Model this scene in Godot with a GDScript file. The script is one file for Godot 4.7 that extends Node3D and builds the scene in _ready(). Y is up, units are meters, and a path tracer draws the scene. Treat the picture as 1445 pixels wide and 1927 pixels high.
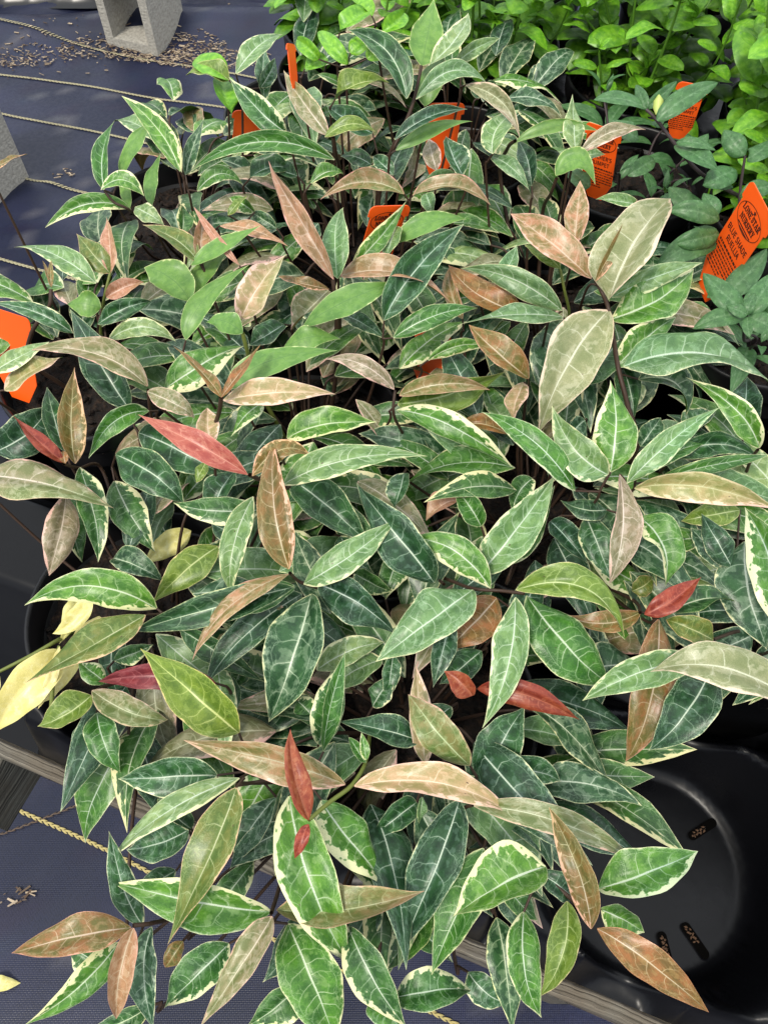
extends Node3D
# A nursery bench seen from above: variegated jasmine, ruellia and honeysuckle in black pots on a pallet.
# Units are metres, y is up. The bench runs along AU, its depth along AV.

const AU := Vector3(0.93358, 0, 0.35837)
const AV := Vector3(0.35837, 0, -0.93358)
const ORIGIN := Vector3(0.21096, 0, -0.09451)
const TW := 176
const TH := 448

var rng := RandomNumberGenerator.new()
var lib := {}          # leaf kind -> Array of materials (upper face)
var under := {}        # leaf kind -> material of the lower face
var fillers := {}      # shared leaf meshes
var mats := {}
var plant: Node3D
var counts := {}

func _ready():
	rng.seed = 4242
	var cam := Camera3D.new(); cam.name = "camera"
	cam.position = Vector3(0, 1.4, 0); cam.rotation_degrees = Vector3(-58, 0, 0)
	cam.fov = 66.03; cam.near = 0.02; cam.far = 120.0
	add_child(cam)
	var we := WorldEnvironment.new(); we.name = "environment"
	var env := Environment.new()
	env.background_mode = Environment.BG_SKY
	var sm := ProceduralSkyMaterial.new()
	sm.sky_top_color = Color(0.97, 0.985, 1.0); sm.sky_horizon_color = Color(0.70, 0.73, 0.78); sm.sky_curve = 0.35
	sm.ground_bottom_color = Color(0.2, 0.21, 0.22); sm.ground_horizon_color = Color(0.5, 0.52, 0.54)
	sm.energy_multiplier = 0.84
	var cl := FastNoiseLite.new(); cl.seed = 5; cl.frequency = 0.012; cl.fractal_octaves = 4
	var ci := Image.create_empty(512, 256, false, Image.FORMAT_RGBA8)
	for y in 256:
		for x in 512:
			var an = TAU * x / 512.0
			var n = cl.get_noise_3d(60.0 * cos(an), y * 0.7, 60.0 * sin(an)) * 0.5 + 0.5
			ci.set_pixel(x, y, Color(1, 1, 1, clampf(n * 0.30, 0, 1)))
	sm.sky_cover = ImageTexture.create_from_image(ci); sm.sky_cover_modulate = Color(1, 1, 1, 0.5)
	var sky := Sky.new(); sky.sky_material = sm; env.sky = sky
	env.tonemap_mode = Environment.TONE_MAPPER_LINEAR
	env.tonemap_exposure = 1.68
	env.sdfgi_enabled = true; env.ssao_enabled = true; env.ssil_enabled = true
	we.environment = env; add_child(we)
	var sun := DirectionalLight3D.new(); sun.name = "sun"
	sun.light_energy = 0.5; sun.light_angular_distance = 11.0; sun.light_color = Color(1.0, 0.97, 0.92)
	sun.shadow_enabled = true
	sun.rotation_degrees = Vector3(-58, -38, 0)
	add_child(sun)
	make_materials()
	make_leaf_library()
	make_ground()
	make_blocks()
	make_sheet()
	make_pallet()
	make_tray()
	make_jasmines()
	make_ruellias()
	make_honeysuckles()
	make_tags()
	make_litter()

# ---------------------------------------------------------------- helpers
func bench(u: float, v: float, h: float) -> Vector3:
	return ORIGIN + AU * u + AV * v + Vector3(0, h, 0)

func numbered(called: String) -> String:
	var n = counts.get(called, 0); counts[called] = n + 1
	return called if n == 0 else "%s_%03d" % [called, n]

func thing(called: String, label: String, category: String, at := Vector3.ZERO, group := "", turn := 0.0) -> Node3D:
	var o := Node3D.new(); o.name = numbered(called); o.position = at; o.rotation.y = turn
	o.set_meta("label", label); o.set_meta("category", category)
	if group: o.set_meta("group", group)
	add_child(o); return o

func part(called: String, mesh: Mesh, mat: Material, parent: Node, xf := Transform3D()) -> MeshInstance3D:
	var m := MeshInstance3D.new(); m.name = called; m.mesh = mesh; m.transform = xf
	if mat: m.material_override = mat
	parent.add_child(m, true); return m

func structure(called: String, mesh: Mesh, mat: Material) -> MeshInstance3D:
	var m = part(numbered(called), mesh, mat, self); m.set_meta("kind", "structure"); return m

func noise_tex(sz: int, freq: float, octaves: int, cols: Array, sd := 1, type := FastNoiseLite.TYPE_SIMPLEX_SMOOTH) -> ImageTexture:
	var n := FastNoiseLite.new(); n.seed = sd; n.frequency = freq; n.fractal_octaves = octaves; n.noise_type = type
	var im := n.get_seamless_image(sz, sz)
	var src := im.get_data(); var out := PackedByteArray(); out.resize(sz * sz * 3)
	var lut := PackedByteArray(); lut.resize(256 * 3)
	for i in 256:
		var f = i / 255.0 * (cols.size() - 1); var k = mini(int(f), cols.size() - 2)
		var c: Color = cols[k].lerp(cols[k + 1], f - k)
		lut[i * 3] = int(c.r * 255); lut[i * 3 + 1] = int(c.g * 255); lut[i * 3 + 2] = int(c.b * 255)
	for i in sz * sz:
		var q = src[i] * 3; out[i * 3] = lut[q]; out[i * 3 + 1] = lut[q + 1]; out[i * 3 + 2] = lut[q + 2]
	return ImageTexture.create_from_image(Image.create_from_data(sz, sz, false, Image.FORMAT_RGB8, out))

func bump_tex(sz: int, freq: float, octaves: int, sd: int, strength: float, type := FastNoiseLite.TYPE_SIMPLEX_SMOOTH) -> ImageTexture:
	var n := FastNoiseLite.new(); n.seed = sd; n.frequency = freq; n.fractal_octaves = octaves; n.noise_type = type
	var im := n.get_seamless_image(sz, sz); im.convert(Image.FORMAT_RGBA8)
	im.bump_map_to_normal_map(strength)
	return ImageTexture.create_from_image(im)

func mat(c: Color, rough: float, spec := 0.5) -> StandardMaterial3D:
	var m := StandardMaterial3D.new(); m.albedo_color = c; m.roughness = rough; m.metallic_specular = spec; return m

func tri(m: StandardMaterial3D, scale: float, world := true):
	m.uv1_triplanar = true; m.uv1_world_triplanar = world; m.uv1_scale = Vector3.ONE * scale

func make_materials():
	var m = mat(Color(0.04, 0.042, 0.055), 0.34, 0.35)      # black moulded plastic
	m.roughness_texture = noise_tex(256, 0.02, 4, [Color(0.5, 0.5, 0.5), Color(1, 1, 1)], 9); m.roughness = 0.42
	m.normal_enabled = true; m.normal_texture = bump_tex(256, 0.05, 3, 10, 1.2); m.normal_scale = 0.12; tri(m, 3.0); mats.plastic = m
	m = mat(Color(0.08, 0.08, 0.088), 0.42, 0.45); m.normal_enabled = true; m.normal_texture = mats.plastic.normal_texture; m.normal_scale = 0.1; tri(m, 6.0); mats.pot = m
	m = StandardMaterial3D.new(); m.albedo_texture = noise_tex(256, 0.06, 5, [Color(0.02, 0.016, 0.013), Color(0.075, 0.052, 0.038), Color(0.15, 0.10, 0.07), Color(0.30, 0.23, 0.16)], 3)
	m.roughness = 0.95; m.normal_enabled = true; m.normal_texture = bump_tex(256, 0.06, 5, 3, 8.0); tri(m, 9.0); mats.soil = m
	m = StandardMaterial3D.new(); m.albedo_texture = noise_tex(512, 0.03, 6, [Color(0.54, 0.525, 0.49), Color(0.66, 0.645, 0.605), Color(0.74, 0.725, 0.68)], 21)
	m.roughness = 0.95; m.normal_enabled = true; m.normal_texture = bump_tex(256, 0.09, 4, 22, 2.5); tri(m, 5.0); mats.concrete = m
	mats.sheet = mat(Color(0.07, 0.075, 0.085), 0.3, 0.5)
	# weathered wood, grain along the local x axis
	var gr := FastNoiseLite.new(); gr.seed = 31; gr.frequency = 0.05; gr.fractal_octaves = 5
	var wi := Image.create_empty(512, 256, false, Image.FORMAT_RGB8); var hi := Image.create_empty(512, 256, false, Image.FORMAT_RGBA8)
	for y in 256:
		for x in 512:
			var an = TAU * x / 512.0; var bn = TAU * y / 256.0
			var wob = gr.get_noise_3d(14.0 * cos(an), 14.0 * sin(an), y * 0.05) * 9.0
			var g = gr.get_noise_3d(3.0 * cos(an), 3.0 * sin(an) + 40.0, (y + wob) * 3.2) * 0.5 + 0.5
			var b = gr.get_noise_3d(30.0 * cos(an), 30.0 * sin(an), 70.0 + 12.0 * cos(bn) + y * 0.1) * 0.5 + 0.5
			var c = Color(0.26, 0.24, 0.22).lerp(Color(0.62, 0.59, 0.555), clampf(g * 1.5 - 0.28, 0, 1)).lerp(Color(0.36, 0.31, 0.26), clampf(b * 1.3 - 0.45, 0, 0.6))
			if g < 0.32: c = c.lerp(Color(0.07, 0.06, 0.055), clampf((0.32 - g) * 9.0, 0, 0.9))
			wi.set_pixel(x, y, c); var hh = clampf(g * 1.6 - 0.3, 0, 1); hi.set_pixel(x, y, Color(hh, hh, hh))
	hi.bump_map_to_normal_map(5.0)
	m = StandardMaterial3D.new(); m.albedo_texture = ImageTexture.create_from_image(wi); m.normal_enabled = true; m.normal_texture = ImageTexture.create_from_image(hi)
	m.roughness = 0.85; m.uv1_scale = Vector3(2.2, 7.0, 1); m.vertex_color_use_as_albedo = true; mats.wood = m
	# woven ground cloth
	var we := Image.create_empty(256, 256, false, Image.FORMAT_RGBA8)
	for y in 256:
		for x in 256:
			var cx = (x / 8) % 2; var over = (x / 8 + y / 8) % 2
			var fx = sin(PI * ((x % 8) + 0.5) / 8.0); var fy = sin(PI * ((y % 8) + 0.5) / 8.0)
			var hgt = fx * 0.7 + 0.3 * fy if over == 0 else fy * 0.7 + 0.3 * fx
			we.set_pixel(x, y, Color(hgt, hgt, hgt))
	we.bump_map_to_normal_map(3.0)
	m = StandardMaterial3D.new(); m.vertex_color_use_as_albedo = true
	m.albedo_texture = noise_tex(512, 0.03, 5, [Color(0.80, 0.80, 0.80), Color(0.95, 0.95, 0.95), Color(1.0, 1.0, 1.0)], 41)
	m.roughness_texture = noise_tex(512, 0.01, 4, [Color(0.62, 0.62, 0.62), Color(1, 1, 1)], 42); m.roughness = 0.50; m.metallic_specular = 0.42
	m.normal_enabled = true; m.normal_texture = ImageTexture.create_from_image(we); m.normal_scale = 0.28
	mats.cloth = m
	mats.line = mat(Color(0.72, 0.66, 0.43), 0.75)
	mats.line_far = mat(Color(0.62, 0.59, 0.47), 0.8)
	mats.grit = mat(Color(0.33, 0.24, 0.17), 0.95)
	mats.twig = mat(Color(0.36, 0.30, 0.25), 0.9)
	m = StandardMaterial3D.new(); m.vertex_color_use_as_albedo = true; m.roughness = 0.9; mats.chip = m
	m = mat(Color(1.0, 0.37, 0.08), 0.38); m.normal_enabled = true; m.normal_texture = bump_tex(128, 0.03, 3, 77, 1.0); m.normal_scale = 0.2; tri(m, 8.0, false)
	m.backlight_enabled = true; m.backlight = Color(0.25, 0.07, 0.01); mats.tag = m
	mats.ink = mat(Color(0.035, 0.028, 0.025), 0.6)
	mats.stem_brown = mat(Color(0.24, 0.165, 0.115), 0.6)
	mats.stem_green = mat(Color(0.42, 0.46, 0.20), 0.55)
	mats.stem_purple = mat(Color(0.26, 0.215, 0.22), 0.6)
	mats.stem_fresh = mat(Color(0.36, 0.53, 0.17), 0.5)

# ---------------------------------------------------------------- leaf textures
func stroke(buf: PackedFloat32Array, pts: Array, r0: float, r1: float, a0: float, a1: float, soft := 1.3):
	var n = pts.size()
	for i in n - 1:
		var p: Vector2 = pts[i]; var q: Vector2 = pts[i + 1]
		var steps = maxi(1, int(p.distance_to(q)))
		for k in steps:
			var f = (i + k / float(steps)) / (n - 1.0)
			var c = p.lerp(q, k / float(steps)); var r = lerpf(r0, r1, f); var a = lerpf(a0, a1, f)
			var R = int(ceil(r + soft))
			for yy in range(maxi(0, int(c.y) - R), mini(TH, int(c.y) + R + 1)):
				for xx in range(maxi(0, int(c.x) - R), mini(TW, int(c.x) + R + 1)):
					var d = Vector2(xx + 0.5 - c.x, yy + 0.5 - c.y).length()
					var v = a * clampf(1.0 - (d - r) / soft, 0.0, 1.0)
					var ix = yy * TW + xx
					if v > buf[ix]: buf[ix] = v

func vein_layout(sd: int, mid_r: float, pairs: int, lift: float, halo := PackedFloat32Array()) -> Array:
	var r := RandomNumberGenerator.new(); r.seed = sd
	var buf := PackedFloat32Array(); buf.resize(TW * TH)
	halo = PackedFloat32Array(); halo.resize(TW * TH)
	var mid := []
	for i in 40:
		var s = i / 39.0
		mid.append(Vector2(TW * 0.5 + 1.6 * sin(s * 5.0 + sd) + 0.7 * sin(s * 17.0 + sd), s * TH))
	stroke(buf, mid, mid_r, mid_r * 0.3, 1.0, 0.85)
	stroke(halo, mid, 2.0, 1.0, 1.0, 0.8, 15.0)
	for side in [-1.0, 1.0]:
		var last := Vector2.ZERO
		var off = r.randf_range(-0.2, 0.4)
		for i in pairs:
			var s0 = 0.04 + 0.84 * (i + r.randf_range(-0.32, 0.32) + off) / pairs
			var reach = r.randf_range(0.58, 0.80); var up = lift * r.randf_range(0.55, 1.3); var bend = r.randf_range(1.25, 2.1)
			var pts := []; var w1 = r.randf_range(0.010, 0.03); var w2 = r.randf_range(0.002, 0.007); var f1 = r.randf_range(4.0, 9.0)
			for k in 11:
				var t = k / 10.0
				var x = reach * (1.0 - pow(1.0 - t, bend)) + w1 * sin(t * f1 + i)
				var s = s0 + up * pow(t, 1.4) + w2 * sin(t * f1 * 1.6 + i * 2.0)
				pts.append(Vector2(TW * 0.5 * (1.0 + side * x), clampf(s, 0, 1) * TH))
			var va = r.randf_range(0.45, 0.8)
			stroke(buf, pts, 0.9, 0.15, va, va * 0.6)
			stroke(halo, pts, 0.6, 0.3, 0.55, 0.3, 6.0)
			if last != Vector2.ZERO:
				var e: Vector2 = pts[r.randi_range(6, 9)]; var c = (last + e) * 0.5 + Vector2(side * TW * r.randf_range(0.02, 0.08), r.randf_range(-6, 6))
				var lp := []
				for k in 7:
					var t = k / 6.0; lp.append(last.lerp(c, t).lerp(c.lerp(e, t), t) + Vector2(r.randf_range(-1.5, 1.5), r.randf_range(-1.5, 1.5)))
				stroke(buf, lp, 0.35, 0.25, 0.55, 0.5)
			last = pts[10]
			for j in 4:
				var a: Vector2 = pts[r.randi_range(2, 9)]; var d = Vector2(side * r.randf_range(4, 24), r.randf_range(-34, 34))
				stroke(buf, [a, a + d * 0.4 + Vector2(r.randf_range(-4, 4), r.randf_range(-5, 5)), a + d * 0.75 + Vector2(r.randf_range(-4, 4), r.randf_range(-5, 5)), a + d], 0.25, 0.05, 0.5, 0.22)
	return [buf, halo]

func noise_bytes(sd: int, freq: float, octaves: int, type := FastNoiseLite.TYPE_SIMPLEX_SMOOTH, ret := FastNoiseLite.RETURN_DISTANCE) -> PackedByteArray:
	var n := FastNoiseLite.new(); n.seed = sd; n.frequency = freq; n.fractal_octaves = octaves; n.noise_type = type
	if type == FastNoiseLite.TYPE_CELLULAR:
		n.cellular_return_type = ret; n.fractal_type = FastNoiseLite.FRACTAL_NONE
		n.domain_warp_enabled = true; n.domain_warp_amplitude = 14.0; n.domain_warp_frequency = 0.04
	return n.get_image(TW, TH).get_data()

# c: dark, mid (blade mottle), frost (grey-green patches), vein, margin colours; cw margin width; frost amount
func leaf_texture(sd: int, lay: Array, c: Dictionary) -> ImageTexture:
	var veins: PackedFloat32Array = lay[0]; var halo: PackedFloat32Array = lay[1]
	var n1 := noise_bytes(sd, 0.012, 3); var n2 := noise_bytes(sd + 1, 0.10, 2)
	var n3 := noise_bytes(sd + 2, 0.02, 3); var n4 := noise_bytes(sd + 3, 0.075, 1, FastNoiseLite.TYPE_CELLULAR, FastNoiseLite.RETURN_DISTANCE2_SUB)
	var n5 := noise_bytes(sd + 4, 0.35, 1)
	var dark: Color = c.dark; var mid: Color = c.mid; var frost: Color = c.frost; var vein: Color = c.vein; var edge: Color = c.edge
	var tip: Color = c.get("tip", mid); var tipk: float = c.get("tipk", 0.0)
	var cw: float = c.cw; var fa: float = c.frost_k; var vk: float = c.vein_k; var lop: float = c.get("lop", 0.0); var net: float = c.get("net", 0.75)
	var out := PackedByteArray(); out.resize(TW * TH * 3)
	var side_w = [1.0 + lop, 1.0 - lop]
	var i := 0
	for y in TH:
		var s = (y + 0.5) / TH
		var w = pow(s, 0.85) * pow(1.0 - s, 1.15) * 3.91
		var tipc = tipk * smoothstep(0.35, 1.0, s)
		for x in TW:
			var xs = (x + 0.5) / TW * 2.0 - 1.0
			var e = (1.0 - absf(xs)) * w
			var a1 = n1[i] / 255.0; var a2 = n2[i] / 255.0; var a3 = n3[i] / 255.0; var a4 = n4[i] / 255.0; var a5 = n5[i] / 255.0
			var k = clampf(a1 * 1.7 - 0.35 + (a2 - 0.5) * 0.5, 0.0, 1.0)
			var r = lerpf(dark.r, mid.r, k); var g = lerpf(dark.g, mid.g, k); var b = lerpf(dark.b, mid.b, k)
			if tipc > 0.0:
				r = lerpf(r, tip.r, tipc); g = lerpf(g, tip.g, tipc); b = lerpf(b, tip.b, tipc)
			# pale grey-green beside the veins, and in a patch or two
			var hl = halo[i]
			var patch = clampf((a3 + (a2 - 0.5) * 0.10 + (0.25 - absf(xs)) * 0.10 - (1.0 - fa)) * 7.0, 0.0, 1.0)
			var f = clampf(hl * 0.42 + patch * 0.55, 0.0, 0.8)
			r = lerpf(r, frost.r, f); g = lerpf(g, frost.g, f); b = lerpf(b, frost.b, f)
			# fine network of veinlets, stronger towards the margin
			var rim = clampf(1.1 - e * 1.7, 0.0, 1.0)
			var cell = clampf(1.0 - a4 * 8.5, 0.0, 1.0) * net * (0.10 + 0.9 * rim * rim)
			var v = maxf(veins[i] * (0.8 + 0.4 * a5), cell * 0.8) * vk
			# cream margin with a ragged inner edge that follows the cells
			var sw = side_w[0] if xs < 0.0 else side_w[1]
			var bw = cw * sw * (0.22 + 2.2 * maxf(0.0, a3 - 0.30)) + (0.34 - a4) * 0.03 + (a2 - 0.5) * 0.024
			var m = clampf((bw - e) * 15.0, 0.0, 1.0)
			var mh = clampf((bw + 0.075 - e) * 11.0, 0.0, 1.0) * 0.6 * minf(1.0, cw * 12.0)
			r = lerpf(r, frost.r, mh); g = lerpf(g, frost.g, mh); b = lerpf(b, frost.b, mh)
			m = maxf(m, clampf((0.03 + (a2 - 0.5) * 0.03 - e) * 50.0, 0.0, 1.0) * minf(1.0, cw * 14.0))
			# specks of margin colour sprinkled just inside it
			m = maxf(m, 0.35 * minf(1.0, cw * 14.0) * clampf((a5 - 0.62) * 6.0, 0.0, 1.0) * clampf(1.0 - e * 5.5, 0.0, 1.0))
			v = clampf(v, 0.0, 1.0)
			r = lerpf(r, vein.r, v); g = lerpf(g, vein.g, v); b = lerpf(b, vein.b, v)
			r = lerpf(r, edge.r, m); g = lerpf(g, edge.g, m); b = lerpf(b, edge.b, m)
			var sp = 0.90 + 0.20 * a5
			out[i * 3] = int(clampf(r * sp, 0, 1) * 255.0); out[i * 3 + 1] = int(clampf(g * sp, 0, 1) * 255.0); out[i * 3 + 2] = int(clampf(b * sp, 0, 1) * 255.0)
			i += 1
	# a couple of small brown blemishes
	var r2 := RandomNumberGenerator.new(); r2.seed = sd
	for k in r2.randi_range(0, 3):
		var cx = r2.randf_range(0.2, 0.8) * TW; var cy = r2.randf_range(0.15, 0.85) * TH; var rad = r2.randf_range(1.0, 2.6)
		for yy in range(int(cy - 5), int(cy + 6)):
			for xx in range(int(cx - 4), int(cx + 5)):
				var q = clampf(rad + 0.6 - Vector2(xx - cx, (yy - cy) * 0.8).length(), 0.0, 1.0) * 0.8; var ix = (yy * TW + xx) * 3
				out[ix] = int(lerpf(out[ix], 74, q)); out[ix + 1] = int(lerpf(out[ix + 1], 50, q)); out[ix + 2] = int(lerpf(out[ix + 2], 38, q))
	return ImageTexture.create_from_image(Image.create_from_data(TW, TH, false, Image.FORMAT_RGB8, out))

func vein_normal(sd: int, lay: Array, depth: float) -> ImageTexture:
	var veins: PackedFloat32Array = lay[0]
	var n2 := noise_bytes(sd + 1, 0.10, 2); var n5 := noise_bytes(sd + 9, 0.28, 2)
	var out := PackedByteArray(); out.resize(TW * TH * 4)
	for i in TW * TH:
		var h = int(clampf(150.0 - veins[i] * 120.0 + (n2[i] - 128) * 0.35 + (n5[i] - 128) * 0.22, 0, 255))
		out[i * 4] = h; out[i * 4 + 1] = h; out[i * 4 + 2] = h; out[i * 4 + 3] = 255
	var im := Image.create_from_data(TW, TH, false, Image.FORMAT_RGBA8, out)
	im.bump_map_to_normal_map(depth)
	return ImageTexture.create_from_image(im)

func leaf_mat(tex: Texture2D, nrm: Texture2D, rough: float, glow: Color, spec := 0.5) -> StandardMaterial3D:
	var m := StandardMaterial3D.new()
	m.albedo_texture = tex; m.vertex_color_use_as_albedo = true
	if nrm:
		m.normal_enabled = true; m.normal_texture = nrm; m.normal_scale = 0.7
	m.roughness = rough; m.metallic_specular = spec
	m.clearcoat_enabled = true; m.clearcoat = 0.22; m.clearcoat_roughness = 0.28
	m.backlight_enabled = true; m.backlight = glow
	return m

func C(r: int, g: int, b: int) -> Color:
	return Color(r / 255.0, g / 255.0, b / 255.0)

func make_leaf_library():
	var lay := []; var nrm := []
	for i in 8:
		var v := vein_layout(100 + i * 7, 2.7 + 0.25 * (i % 4), 5 + (i * 3) % 4, 0.07 + 0.009 * i)
		lay.append(v); nrm.append(vein_normal(200 + i, v, 2.2))
	var faint := vein_layout(300, 1.8, 5, 0.16); var fn := vein_normal(301, faint, 1.6)
	var cream := C(226, 226, 178); var vein := C(202, 214, 194); var pink := C(230, 170, 154); var pv := C(204, 184, 162)
	var kinds := {
		"G": [{dark = C(26, 59, 29), mid = C(45, 90, 41), frost = C(97, 127, 103), frost_k = 0.38, cw = 0.061, lop = 0.2},
			{dark = C(33, 70, 36), mid = C(54, 99, 50), frost = C(115, 143, 118), frost_k = 0.46, cw = 0.121, lop = -0.5},
			{dark = C(23, 52, 30), mid = C(41, 79, 44), frost = C(91, 118, 101), frost_k = 0.36, cw = 0.054, lop = 0.0},
			{dark = C(35, 75, 30), mid = C(60, 108, 41), frost = C(111, 143, 101), frost_k = 0.40, cw = 0.203, lop = 0.8},
			{dark = C(28, 61, 35), mid = C(48, 88, 50), frost = C(129, 150, 125), frost_k = 0.50, cw = 0.081, lop = 0.4}],
		"g": [{dark = C(48, 96, 26), mid = C(79, 131, 40), frost = C(118, 151, 91), frost_k = 0.36, cw = 0.104, lop = 0.5},
			{dark = C(57, 104, 31), mid = C(92, 141, 46), frost = C(136, 166, 108), frost_k = 0.44, cw = 0.195, lop = -0.7},
			{dark = C(41, 88, 26), mid = C(66, 118, 38), frost = C(109, 145, 89), frost_k = 0.36, cw = 0.072, lop = 0.1},
			{dark = C(51, 100, 28), mid = C(82, 133, 41), frost = C(131, 160, 106), frost_k = 0.46, cw = 0.247, lop = 0.8}],
		"L": [{dark = C(85, 120, 68), mid = C(112, 146, 84), frost = C(145, 176, 128), frost_k = 0.46, cw = 0.132, lop = 0.3},
			{dark = C(96, 126, 73), mid = C(129, 152, 91), frost = C(159, 182, 136), frost_k = 0.48, cw = 0.15, lop = -0.5},
			{dark = C(77, 112, 66), mid = C(102, 138, 82), frost = C(135, 168, 125), frost_k = 0.46, cw = 0.084, lop = 0.1}],
		"l": [{dark = C(118, 127, 82), mid = C(147, 149, 107), frost = C(178, 177, 145), frost_k = 0.44, cw = 0.10, lop = 0.4, edge = C(232, 206, 180), vein = C(210, 212, 184)}],
		"O": [{dark = C(133, 108, 69), mid = C(176, 132, 97), frost = C(193, 163, 138), frost_k = 0.44, cw = 0.09, lop = 0.5, edge = pink, vein = pv, tip = C(186, 122, 98), tipk = 0.35},
			{dark = C(156, 110, 81), mid = C(187, 136, 110), frost = C(201, 165, 144), frost_k = 0.42, cw = 0.06, lop = 0.1, edge = C(228, 162, 148), vein = C(216, 186, 168)},
			{dark = C(120, 110, 63), mid = C(180, 132, 99), frost = C(191, 163, 136), frost_k = 0.44, cw = 0.13, lop = -0.5, edge = C(232, 180, 164), vein = pv}],
		"o": [{dark = C(108, 114, 70), mid = C(146, 136, 102), frost = C(176, 168, 146), frost_k = 0.46, cw = 0.11, lop = 0.6, edge = C(236, 190, 174), vein = C(220, 208, 190)},
			{dark = C(122, 116, 86), mid = C(158, 140, 116), frost = C(182, 168, 152), frost_k = 0.48, cw = 0.14, lop = -0.6, edge = C(238, 194, 182), vein = C(222, 206, 192)},
			{dark = C(98, 108, 58), mid = C(148, 126, 88), frost = C(168, 158, 126), frost_k = 0.44, cw = 0.08, lop = 0.2, edge = C(232, 172, 156), vein = C(212, 200, 176), tip = C(176, 124, 98), tipk = 0.35}],
		"N": [{dark = C(103, 80, 33), mid = C(150, 96, 50), frost = C(150, 122, 74), frost_k = 0.42, cw = 0.04, edge = C(216, 142, 114), vein = pv},
			{dark = C(91, 84, 38), mid = C(129, 94, 50), frost = C(142, 122, 82), frost_k = 0.42, cw = 0.16, lop = 0.8, edge = C(226, 174, 146), vein = pv},
			{dark = C(97, 94, 42), mid = C(144, 100, 59), frost = C(150, 130, 89), frost_k = 0.42, cw = 0.07, lop = -0.4, edge = C(220, 160, 136), vein = pv}],
		"R": [{dark = C(118, 40, 28), mid = C(152, 66, 46), frost = C(170, 98, 76), frost_k = 0.40, cw = 0.03, edge = C(188, 100, 82), vein = C(182, 96, 76)},
			{dark = C(128, 54, 34), mid = C(158, 82, 52), frost = C(172, 112, 80), frost_k = 0.42, cw = 0.03, edge = C(196, 112, 90), vein = C(186, 108, 82)}],
		"P": [{dark = C(150, 62, 56), mid = C(176, 92, 80), frost = C(192, 126, 108), frost_k = 0.42, cw = 0.06, edge = C(216, 146, 130), vein = C(214, 150, 134), tip = C(176, 102, 78), tipk = 0.4}],
		"M": [{dark = C(104, 36, 42), mid = C(134, 52, 56), frost = C(156, 84, 84), frost_k = 0.42, cw = 0.04, edge = C(184, 96, 98), vein = C(182, 118, 114)}],
		"Y": [{dark = C(81, 108, 32), mid = C(110, 134, 48), frost = C(130, 152, 80), frost_k = 0.38, cw = 0.066, edge = C(222, 206, 152), vein = C(194, 204, 148), lop = 0.2},
			{dark = C(74, 98, 34), mid = C(108, 114, 48), frost = C(122, 138, 77), frost_k = 0.38, cw = 0.077, edge = C(218, 180, 142), vein = C(186, 190, 148), lop = -0.3}],
		"K": [{dark = C(150, 140, 92), mid = C(184, 154, 116), frost = C(206, 180, 148), frost_k = 0.44, cw = 0.20, edge = C(238, 200, 180), vein = C(228, 208, 184), lop = 0.4}],
		"C": [{dark = C(214, 204, 122), mid = C(232, 222, 146), frost = C(236, 230, 170), frost_k = 0.4, cw = 0.02, edge = C(238, 230, 164), vein = C(228, 222, 160)}],
	}
	var sd = 1000
	for kind in kinds:
		lib[kind] = []
		var ki = 0
		for c in kinds[kind]:
			if not c.has("edge"): c.edge = cream
			if not c.has("vein"): c.vein = vein
			c.vein_k = 0.95 if kind in ["G", "g", "L", "l", "O", "o", "N", "Y", "K"] else 0.75
			if kind == "C": c.vein_k = 0.3
			var li = (sd / 10 + ki) % 8
			var t = leaf_texture(sd, lay[li], c)
			var glow = Color(0.30, 0.42, 0.10)
			if kind in ["O", "o", "N", "K"]: glow = Color(0.42, 0.26, 0.10)
			elif kind in ["R", "P", "M"]: glow = Color(0.5, 0.10, 0.05)
			elif kind == "C": glow = Color(0.4, 0.38, 0.16)
			lib[kind].append(leaf_mat(t, nrm[li], 0.36, glow * 0.6, 0.42))
			sd += 10; ki += 1
	# lower faces: plainer, paler, the midrib darker
	var ug = leaf_texture(2000, faint, {dark = C(84, 128, 50), mid = C(108, 150, 62), frost = C(116, 154, 78), frost_k = 0.4, cw = 0.06, edge = C(214, 220, 156), vein = C(70, 112, 48), vein_k = 0.6, net = 0.25, lop = 0.2})
	var uo = leaf_texture(2010, faint, {dark = C(150, 132, 58), mid = C(170, 142, 76), frost = C(176, 156, 92), frost_k = 0.4, cw = 0.07, edge = C(222, 176, 146), vein = C(140, 112, 60), vein_k = 0.5, net = 0.2})
	var mg = leaf_mat(ug, fn, 0.55, Color(0.34, 0.46, 0.1) * 0.6); var mo = leaf_mat(uo, fn, 0.55, Color(0.4, 0.26, 0.1) * 0.6)
	for kind in kinds: under[kind] = mo if kind in ["O", "o", "N", "R", "P", "M"] else mg
	under["C"] = lib["C"][0]
	lib["U"] = [lib["g"][0], lib["g"][2]]; under["U"] = mg
	# honeysuckle and ruellia
	lib["H"] = [leaf_mat(leaf_texture(2020, faint, {dark = C(84, 146, 24), mid = C(124, 182, 38), frost = C(142, 196, 72), frost_k = 0.42, cw = 0.0, edge = C(120, 170, 60), vein = C(124, 176, 78), vein_k = 0.45, net = 0.15}), fn, 0.46, Color(0.22, 0.44, 0.04) * 0.7)]
	under["H"] = lib["H"][0]
	lib["B"] = [leaf_mat(leaf_texture(2030, faint, {dark = C(50, 92, 46), mid = C(70, 114, 62), frost = C(104, 138, 98), frost_k = 0.42, cw = 0.0, edge = C(90, 120, 84), vein = C(104, 138, 96), vein_k = 0.6, net = 0.3}), fn, 0.62, Color(0.2, 0.3, 0.1) * 0.4)]
	under["B"] = leaf_mat(ug, fn, 0.6, Color(0.2, 0.3, 0.1) * 0.4)
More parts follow.
